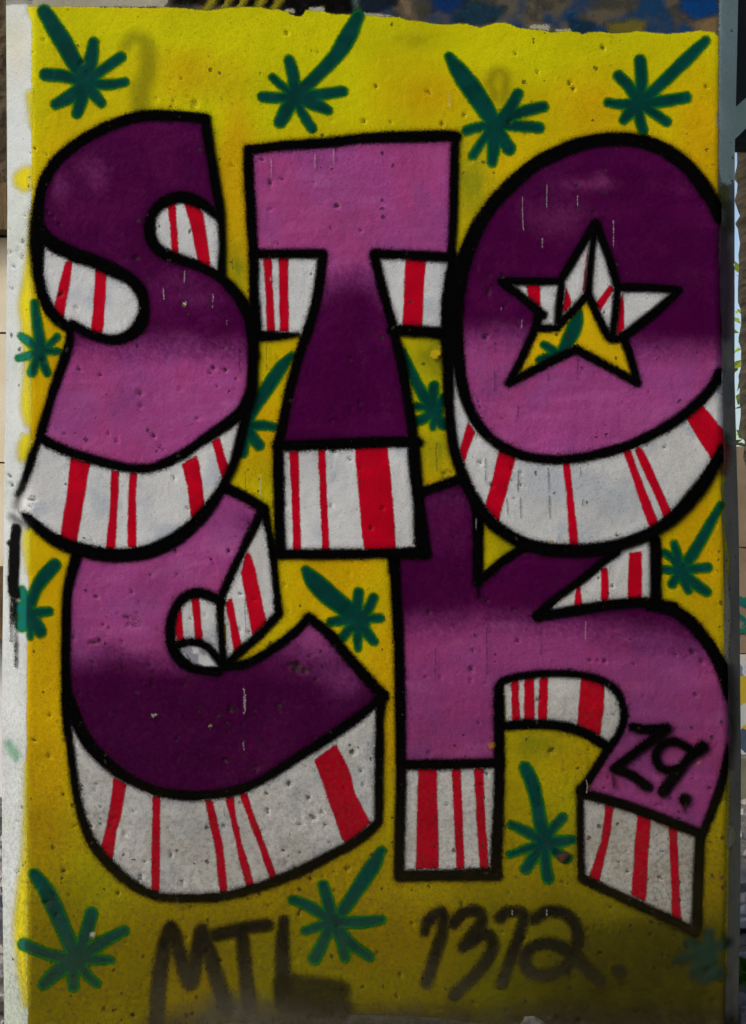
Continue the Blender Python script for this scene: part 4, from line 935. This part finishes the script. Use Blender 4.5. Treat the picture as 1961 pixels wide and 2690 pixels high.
# flaked spots
for (u, v, r, c) in [(485, 800, 6, (.52, .55, .22)), (594, 918, 5, (.28, .24, .10)), (406, 1880, 7, (.26, .29, .24)), (553, 1905, 4, (.30, .26, .10)), (1290, 1957, 7, (.34, .15, .03)), (1834, 2003, 5, (.36, .26, .04)), (1448, 1425, 5, (.30, .22, .08)), (1476, 2252, 12, (.06, .03, .02)), (245, 2455, 5, (.35, .38, .30)), (1140, 932, 12, (.56, .42, .01))]:
    coat('flaked_spot', M_PRI, 54, np.array(c), pillar, strokes=[[(u, v, r), (u + r * .6, v - r * .5, r * .7)]], wob=10)

# dirt film over the foot of the pillar
dirt = coat('dirt_film', M_DUS, 55, lambda u, v: lerp(np.array([.045, .038, .015]), np.array([.10, .095, .07]), blob(u, v, 640, 2640, 170, 60) + .4 * fbm(u, v, 60, 641, 3)), pillar,
     [V('S', (380, 2700), (440, 2670), (560, 2630), (640, 2625), (720, 2640), (1000, 2652), (1300, 2655), (1500, 2640), (1700, 2650), (1960, 2670), (1960, 2830), (380, 2830))], wob=30)
M_DRK = paint_mat('damp_stain', w=110, grain=30, opacity=.45, rough=.95, relief=.8, dust=.6, spec=0)  # wide soft film that darkens the lower right corner
drk = coat('damp_stain', M_DRK, 56, np.array([.035, .028, .003]), pillar, [V('S', (1560, 2470), (1700, 2440), (1860, 2470), (1890, 2600), (1880, 2700), (1500, 2700), (1450, 2600))], wob=40, clip=lambda u, v: u < 1925)
tag(drk, 'dark damp stain in the lower corner on the shaded side')
tag(dirt, 'brown dirt film over the foot of the pillar')

# ------------------------------------------------------------------ surroundings
def box_mesh(name, x0, x1, y0, y1, z0, z1, bev=0.0):
    v = np.array([(x, y, z) for x in (x0, x1) for y in (y0, y1) for z in (z0, z1)], float)
    q = np.array([(0, 1, 3, 2), (4, 6, 7, 5), (0, 4, 5, 1), (2, 3, 7, 6), (0, 2, 6, 4), (1, 5, 7, 3)])
    return np_mesh(name, v, q, False)

def rough_box(name, x0, x1, y0, y1, z0, z1, step, amp, seed):
    """a box whose faces are gridded and knocked uneven"""
    vv = []; qq = []; key = {}
    def vert(x, y, z):
        k = (round(x, 5), round(y, 5), round(z, 5))
        if k not in key:
            key[k] = len(vv); vv.append(k)
        return key[k]
    def lin(a, b):
        return np.linspace(a, b, max(2, int(abs(b - a) / step) + 1))
    X, Y, Z = lin(x0, x1), lin(y0, y1), lin(z0, z1)
    for a, b, f in ((X, Z, lambda p, q: (p, y0, q)), (X, Z, lambda p, q: (p, y1, q)), (Y, Z, lambda p, q: (x0, p, q)), (Y, Z, lambda p, q: (x1, p, q)), (X, Y, lambda p, q: (p, q, z1)), (X, Y, lambda p, q: (p, q, z0))):
        for i in range(len(a) - 1):
            for j in range(len(b) - 1):
                qq.append([vert(*f(a[i], b[j])), vert(*f(a[i + 1], b[j])), vert(*f(a[i + 1], b[j + 1])), vert(*f(a[i], b[j + 1]))])
    v = np.array(vv, float)
    r = np.random.default_rng(seed)
    v += (r.random(v.shape) - .5) * amp
    return np_mesh(name, v, np.array(qq), True)

def stone_mesh(name, seed, r=0.1, flat=.6):
    import bmesh
    bm = bmesh.new()
    bmesh.ops.create_icosphere(bm, subdivisions=2, radius=r)
    rd = random.Random(seed)
    dirs = [Vector((rd.uniform(-1, 1), rd.uniform(-1, 1), rd.uniform(-1, 1))).normalized() for _ in range(9)]
    for v in bm.verts:
        n = v.co.normalized()
        for d in dirs:
            k = n.dot(d)
            if k > .62: v.co -= d * (k - .62) * r * 1.1
        v.co *= 1 + rd.uniform(-.05, .05)
        v.co.z *= flat
    me = bpy.data.meshes.new(name); bm.to_mesh(me); bm.free()
    return me

G_GND = simple_mat('sandy_rubble_ground', (0.07, 0.062, 0.05), (0.30, 0.28, 0.24), scale=14, bump=.8, dist=.02, detail=9)
gx = np.concatenate([[-900, -200, -40, -12], np.linspace(-6, 6, 61), [12, 40, 200, 900]])
gy = np.concatenate([[-900, -200, -40, -12], np.linspace(-6, 8, 71), [14, 40, 200, 900]])
XX, YY = np.meshgrid(gx, gy, indexing='ij')
near = np.exp(-((XX / 8) ** 2 + (YY / 8) ** 2))
ZZ = (fbm(XX, YY, 0.8, 701, 4) - .5) * .05 * near
ii, jj = np.meshgrid(np.arange(len(gx) - 1), np.arange(len(gy) - 1), indexing='ij'); ii = ii.ravel(); jj = jj.ravel(); n_ = len(gy)
link('ground', np_mesh('ground', np.stack([XX, YY, ZZ], -1).reshape(-1, 3), np.stack([ii * n_ + jj, (ii + 1) * n_ + jj, (ii + 1) * n_ + jj + 1, ii * n_ + jj + 1], 1)), G_GND)['kind'] = 'structure'

CREAM = simple_mat('cream_rendered_concrete', (0.78, 0.66, 0.44), (0.86, 0.79, 0.62), scale=5, bump=.3, dist=.01)
PALE = simple_mat('pale_scrawled_render', (0.66, 0.72, 0.80), (0.88, 0.88, 0.86), scale=7, bump=.2)
BROWN = simple_mat('weathered_brown_timber', (0.075, 0.045, 0.016), (0.17, 0.115, 0.05), scale=9, bump=.8, dist=.02, stretch=(6, 1, 1))
BRUSH = simple_mat('rough_brown_stone', (0.05, 0.035, 0.018), (0.17, 0.125, 0.07), scale=24, bump=1.0, dist=.03)

# wall behind on the lit side
wl_ = empty('boundary_wall', (-3.2, 2.6, 0))
tag(wl_, 'cream rendered wall standing behind the lit edge of the pillar', 'wall')
def put(name, me, mat, par=None):
    o = link(name, me, mat)
    if par is not None:
        o.parent = par
        o.matrix_parent_inverse = par.matrix_basis.inverted()
    return o
put('lower_course', box_mesh('lower_course', -5.5, -1.0, 2.6, 2.9, -.1, .52), PALE, wl_)
for k, (za, zb) in enumerate([(.525, 1.10), (1.106, 1.53), (1.536, 1.85)]):
    for m_ in range(5):
        put('render_panel', box_mesh('render_panel', -5.5 + .9 * m_ + .004, -5.5 + .9 * (m_ + 1) - .004, 2.61 + .004 * ((k + m_) % 2), 2.9, za, zb), CREAM, wl_)
bm_ = link('timber_rail', rough_box('timber_rail', -5.5, -1.02, 2.49, 2.595, .52, .76, .12, .012, 5), BROWN)
tag(bm_, 'dark brown timber rail across the cream wall', 'rail')
be = link('timber_beam', rough_box('timber_beam', -5.6, -.9, 2.52, 2.95, 1.852, 2.02, .15, .02, 6), BROWN)
tag(be, 'brown timber beam lying along the top of the cream wall', 'beam')
ub = link('stone_wall', rough_box('stone_wall', -5.6, -.8, 2.62, 3.3, 2.022, 3.6, .09, .06, 7), BRUSH)
tag(ub, 'rough dark brown stonework above the timber beam', 'wall')

# wall behind on the shaded side
wr_ = empty('block_wall', (3.0, 2.65, 0))
tag(wr_, 'low tan block wall with scrawled paint behind the shaded edge of the pillar', 'wall')
SCR, nt, b = nodes_of('scrawled_graffiti_render')
geo = mk(nt, 'ShaderNodeNewGeometry')
vo = mk(nt, 'ShaderNodeTexVoronoi'); vo.inputs['Scale'].default_value = 9
ns = mk(nt, 'ShaderNodeTexNoise'); ns.inputs['Scale'].default_value = 5; ns.inputs['Detail'].default_value = 4
mxv = mk(nt, 'ShaderNodeVectorMath', operation='MULTIPLY_ADD'); mxv.inputs[1].default_value = (.25, .25, .25)
nt.links.new(geo.outputs['Position'], ns.inputs['Vector']); nt.links.new(ns.outputs['Color'], mxv.inputs[0]); nt.links.new(geo.outputs['Position'], mxv.inputs[2])
nt.links.new(mxv.outputs[0], vo.inputs['Vector'])
sp_ = mk(nt, 'ShaderNodeSeparateColor'); nt.links.new(vo.outputs['Color'], sp_.inputs[0])
cr = mk(nt, 'ShaderNodeValToRGB'); cr.color_ramp.interpolation = 'CONSTANT'
e = cr.color_ramp.elements
e[0].color = (.55, .58, .60, 1); e[1].position = .35; e[1].color = (.13, .24, .32, 1)
for p_, c_ in ((.55, (.60, .60, .58, 1)), (.70, (.55, .40, .02, 1)), (.82, (.30, .40, .45, 1)), (.94, (.05, .08, .14, 1))):
    q_ = e.new(p_); q_.color = c_
nt.links.new(sp_.outputs[0], cr.inputs[0]); nt.links.new(cr.outputs[0], b.inputs['Base Color']); b.inputs['Roughness'].default_value = .85
TAN = simple_mat('tan_painted_block', (0.25, 0.185, 0.115), (0.36, 0.28, 0.19), scale=8, bump=.3)
GREYB = simple_mat('grey_blockwork', (0.16, 0.15, 0.11), (0.27, 0.26, 0.20), scale=10, bump=.5)
put('lower_course', box_mesh('lower_course', .95, 5.5, 2.65, 2.95, .14, .47), SCR, wr_)
put('footing', box_mesh('footing', .93, 5.5, 2.55, 2.96, -.1, .137), GREYB, wr_)
for k in range(9):
    put('block', box_mesh('block', .97 + .5 * k + .004, .97 + .5 * (k + 1) - .004, 2.655, 2.93, .474, .82), TAN, wr_)
    put('block', box_mesh('block', .72 + .5 * k + .26, .72 + .5 * (k + 1) + .252, 2.657, 2.93, .826, 1.16), TAN, wr_)
sc = []
M_SCR = simple_mat('teal_marker_paint', (.005, .12, .10), (.01, .18, .15), scale=20, bump=.1)
def ribbon(name, pts, w, y, mat, par=None, th=.002):
    vv = []; qq = []
    p = np.array(pts, float)
    for k in range(len(p)):
        a = p[max(0, k - 1)]; c = p[min(len(p) - 1, k + 1)]
        d = c - a; d /= np.linalg.norm(d) + 1e-9
        n = np.array([-d[1], d[0]]) * w / 2
        for s_ in (-1, 1):
            vv.append((p[k][0] + n[0] * s_, y, p[k][1] + n[1] * s_))
        if k:
            b_ = len(vv) - 4
            qq.append((b_, b_ + 2, b_ + 3, b_ + 1))
    return put(name, np_mesh(name, np.array(vv), np.array(qq), False), mat, par)
ribbon('teal_scrawl', [(1.20, .655), (1.23, .64), (1.26, .66), (1.29, .645)], .03, 2.65, M_SCR, wr_)
ribbon('teal_scrawl', [(1.20, .605), (1.24, .575), (1.21, .545), (1.26, .555)], .02, 2.65, M_SCR, wr_)

# leaning trunk and dark painted board
BARK = simple_mat('ringed_grey_brown_bark', (0.09, 0.075, 0.045), (0.30, 0.25, 0.17), scale=10, bump=1.0, dist=.02, stretch=(.6, .6, 7))
def trunk_mesh(name, path, rad, seg=22, seed=1):
    r = np.random.default_rng(seed)
    p = spline([(*a, b) for a, b in zip(path, rad)], 14)
    vv = []; qq = []
    for k in range(len(p)):
        ring = 1 + .035 * math.sin(k * 1.9) + .02 * r.standard_normal()
        for s_ in range(seg):
            a = 2 * math.pi * s_ / seg
            rr = p[k][3] * ring * (1 + .04 * r.standard_normal())
            vv.append((p[k][0] + rr * math.cos(a), p[k][1] + rr * math.sin(a), p[k][2]))
        if k:
            for s_ in range(seg):
                b0 = (k - 1) * seg; b1 = k * seg
                qq.append((b0 + s_, b0 + (s_ + 1) % seg, b1 + (s_ + 1) % seg, b1 + s_))
    return np_mesh(name, np.array(vv), np.array(qq), True)
tk = link('tree_trunk', trunk_mesh('tree_trunk', [(1.22, 1.5, -.1), (1.12, 1.5, .6), (1.055, 1.5, 1.15), (1.045, 1.5, 1.6), (1.05, 1.5, 2.0), (1.08, 1.5, 3.2)], [.16, .13, .105, .10, .105, .10], seed=3), BARK)
tag(tk, 'leaning grey brown ringed tree trunk beside the shaded edge of the pillar', 'tree trunk')
SLATE = simple_mat('dark_slate_paint', (0.012, 0.018, 0.020), (0.025, 0.034, 0.036), scale=6, bump=.2)
bd_ = empty('painted_board', (2.0, 1.3, 1.86))
tag(bd_, 'dark slate painted board with a pale teal stroke, high beside the pillar', 'board')
put('board_panel', box_mesh('board_panel', .80, 3.2, 1.30, 1.385, 1.80, 2.75), SLATE, bd_)
TEALP = simple_mat('pale_teal_paint', (.34, .50, .44), (.42, .58, .52), scale=9, bump=.1)
ribbon('teal_stroke', [(.845, 1.775 + .03), (.90, 1.86), (.97, 1.925), (1.06, 1.97)], .055, 1.297, TEALP, bd_)
pst = link('support_post', rough_box('support_post', 2.6, 2.75, 1.39, 1.52, -.1, 2.7, .2, .01, 9), BROWN)
tag(pst, 'brown timber post carrying the dark board', 'post')

# crossbeam carried by the pillar
cb = link('crossbeam', rough_box('crossbeam', -1.1, 1.1, -.02, .8, 2.702, 3.05, .2, .006, 12), CONC)
tag(cb, 'bare concrete crossbeam resting on top of the painted pillar', 'beam')

# stones, gravel, a weed, bright shrub behind
STONE = simple_mat('pale_rubble_stone', (0.20, 0.20, 0.20), (0.52, 0.50, 0.47), scale=20, bump=.6, dist=.01)
sd_meshes = [stone_mesh('rubble_stone', s_, .1, .62) for s_ in range(6)]
for m_ in sd_meshes: m_.materials.append(STONE)
def at_ground(u, v):
    d = CAM[2] / ((v - 1485.0) / F)
    return (u - CW / 2) / F * d, CAM[1] + d
k = 0
for side, lst in (('lit', [(-6, 2180, .09), (6, 2260, .05), (-10, 2310, .08), (2, 2390, .06), (-8, 2450, .06), (2, 2520, .05), (-12, 2590, .07), (4, 2640, .035)]),
                  ('shaded', [(1956, 2350, .08), (1950, 2420, .055), (1964, 2470, .07), (1948, 2530, .04), (1966, 2570, .06), (1952, 2650, .04)])):
    for (u, v, r) in lst:
        x, y = at_ground(u, v)
        o = link('rubble_stone', sd_meshes[k % 6])
        o.location = (x, y, r * .25); o.scale = (r / .1,) * 3; o.rotation_euler = (0, 0, k * 1.3)
        nth = ('first', 'second', 'third', 'fourth', 'fifth', 'sixth', 'seventh', 'eighth')[lst.index((u, v, r))]
        tag(o, '%s grey rubble stone from the wall on the %s side of the pillar' % (nth, side), 'stone', 'rubble stones on the %s side' % side)
        k += 1
FST = simple_mat('grey_foot_stone', (0.07, 0.07, 0.06), (0.20, 0.20, 0.17), scale=60, bump=.8, dist=.006)
fs = link('foot_stone', stone_mesh('foot_stone', 21, .05, .8), FST)
fs.data.polygons.foreach_set('use_smooth', [True] * len(fs.data.polygons))
fs.location = (.247, -.055, .042)
tag(fs, 'single pale grey stone lying against the foot of the pillar below the number tag', 'stone')

vv = []; qq = []
r3 = np.random.default_rng(91)
for n_ in range(5200):
    x, y = r3.uniform(-3, 3), r3.uniform(-1.2, 2.6)
    if abs(x) < .62 and -.02 < y < .66: continue
    s_ = r3.uniform(.006, .028)
    a = r3.uniform(0, 6.28); ca, sa = math.cos(a) * s_, math.sin(a) * s_
    z = (fbm(np.array([x]), np.array([y]), .8, 701, 4)[0] - .5) * .05
    b0 = len(vv)
    h = s_ * r3.uniform(.5, 1.0)
    vv += [(x + ca, y + sa, z), (x - sa, y + ca, z), (x - ca, y - sa, z), (x + sa, y - ca, z), (x + ca * .5, y + sa * .5, z + h), (x - sa * .6, y + ca * .6, z + h * .8), (x - ca * .5, y - sa * .5, z + h), (x + sa * .4, y - ca * .4, z + h * .9)]
    for f_ in ((0, 1, 5, 4), (1, 2, 6, 5), (2, 3, 7, 6), (3, 0, 4, 7), (4, 5, 6, 7)):
        qq.append([b0 + t for t in f_])
gr = link('gravel', np_mesh('gravel', np.array(vv), np.array(qq), False), STONE)
tag(gr, 'loose grey gravel and rubble crumbs around the pillar', 'gravel', kind='stuff')

LEAFG = simple_mat('fresh_green_leaf', (0.06, 0.19, 0.012), (0.14, 0.30, 0.03), scale=30, bump=.1)
STEM = simple_mat('green_brown_stem', (.05, .06, .02), (.09, .08, .03), scale=30, bump=.2)
def leaf_quads(centres, size, seed):
    r = np.random.default_rng(seed); V_ = []; Q_ = []
    for c in centres:
        s_ = size * r.uniform(.6, 1.3)
        d = r.standard_normal(3); d /= np.linalg.norm(d)
        e_ = np.cross(d, r.standard_normal(3)); e_ /= np.linalg.norm(e_)
        n_ = np.cross(d, e_)
        b0 = len(V_)
        for a, w, h in ((-1, 0, 0), (0, .45, .12), (1, 0, 0), (0, -.45, .12), ):
            V_.append(np.array(c) + d * a * s_ + e_ * w * s_ + n_ * h * s_)
        Q_.append((b0, b0 + 1, b0 + 2, b0 + 3))
    return np.array(V_), np.array(Q_)
wx, wy = at_ground(1953, 2606)
wd_ = empty('weed', (wx, wy, 0))
tag(wd_, 'small bright green weed growing in the rubble by the shaded edge', 'plant')
cs = [(wx + r3.normal(0, .022), wy + r3.normal(0, .03), .02 + abs(r3.normal(0, .03))) for _ in range(34)]
a_, b_ = leaf_quads(cs, .022, 5)
put('leaves', np_mesh('leaves', a_, b_, False), LEAFG, wd_)
put('stem', trunk_mesh('stem', [(wx, wy, -.01), (wx + .004, wy, .03), (wx + .002, wy + .004, .06)], [.004, .003, .002], 8), STEM, wd_)

sx, sy = 2.25, 6.5
sh = empty('shrub', (sx, sy, 0))
tag(sh, 'sunlit yellow green shrub seen through the gap beside the tree trunk', 'shrub')
YLEAF = simple_mat('sunlit_yellow_green_leaf', (0.16, 0.26, 0.02), (0.34, 0.38, 0.05), scale=12, bump=.1)
cs = []
for q_ in range(26):
    c = np.array([sx + r3.normal(0, .55), sy + r3.normal(0, .4), r3.uniform(.6, 2.6)])
    for t in range(60):
        cs.append(c + r3.normal(0, .16, 3))
a_, b_ = leaf_quads(cs, .05, 8)
put('crown', np_mesh('crown', a_, b_, False), YLEAF, sh)
for q_ in range(4):
    put('stem', trunk_mesh('stem', [(sx, sy, -.05), (sx + r3.uniform(-.2, .2), sy, .8), (sx + r3.uniform(-.6, .6), sy + r3.uniform(-.3, .3), 2.2)], [.04, .025, .008], 8, seed=q_), BROWN, sh)

# added, unseen dark walls that block sky light from the pillar's foot and right
DARKW = simple_mat('sooty_concrete', (0.07, 0.068, 0.06), (0.14, 0.135, 0.12), scale=4, bump=.4)
fw = link('passage_wall', rough_box('passage_wall', -2.4, 2.6, -3.5, -3.2, -.1, 2.6, .3, .01, 31), DARKW)
fw['kind'] = 'structure'
fw2 = link('passage_wall', rough_box('passage_wall', 2.0, 2.3, -3.15, .7, -.1, 2.6, .3, .01, 32), DARKW)
fw2['kind'] = 'structure'
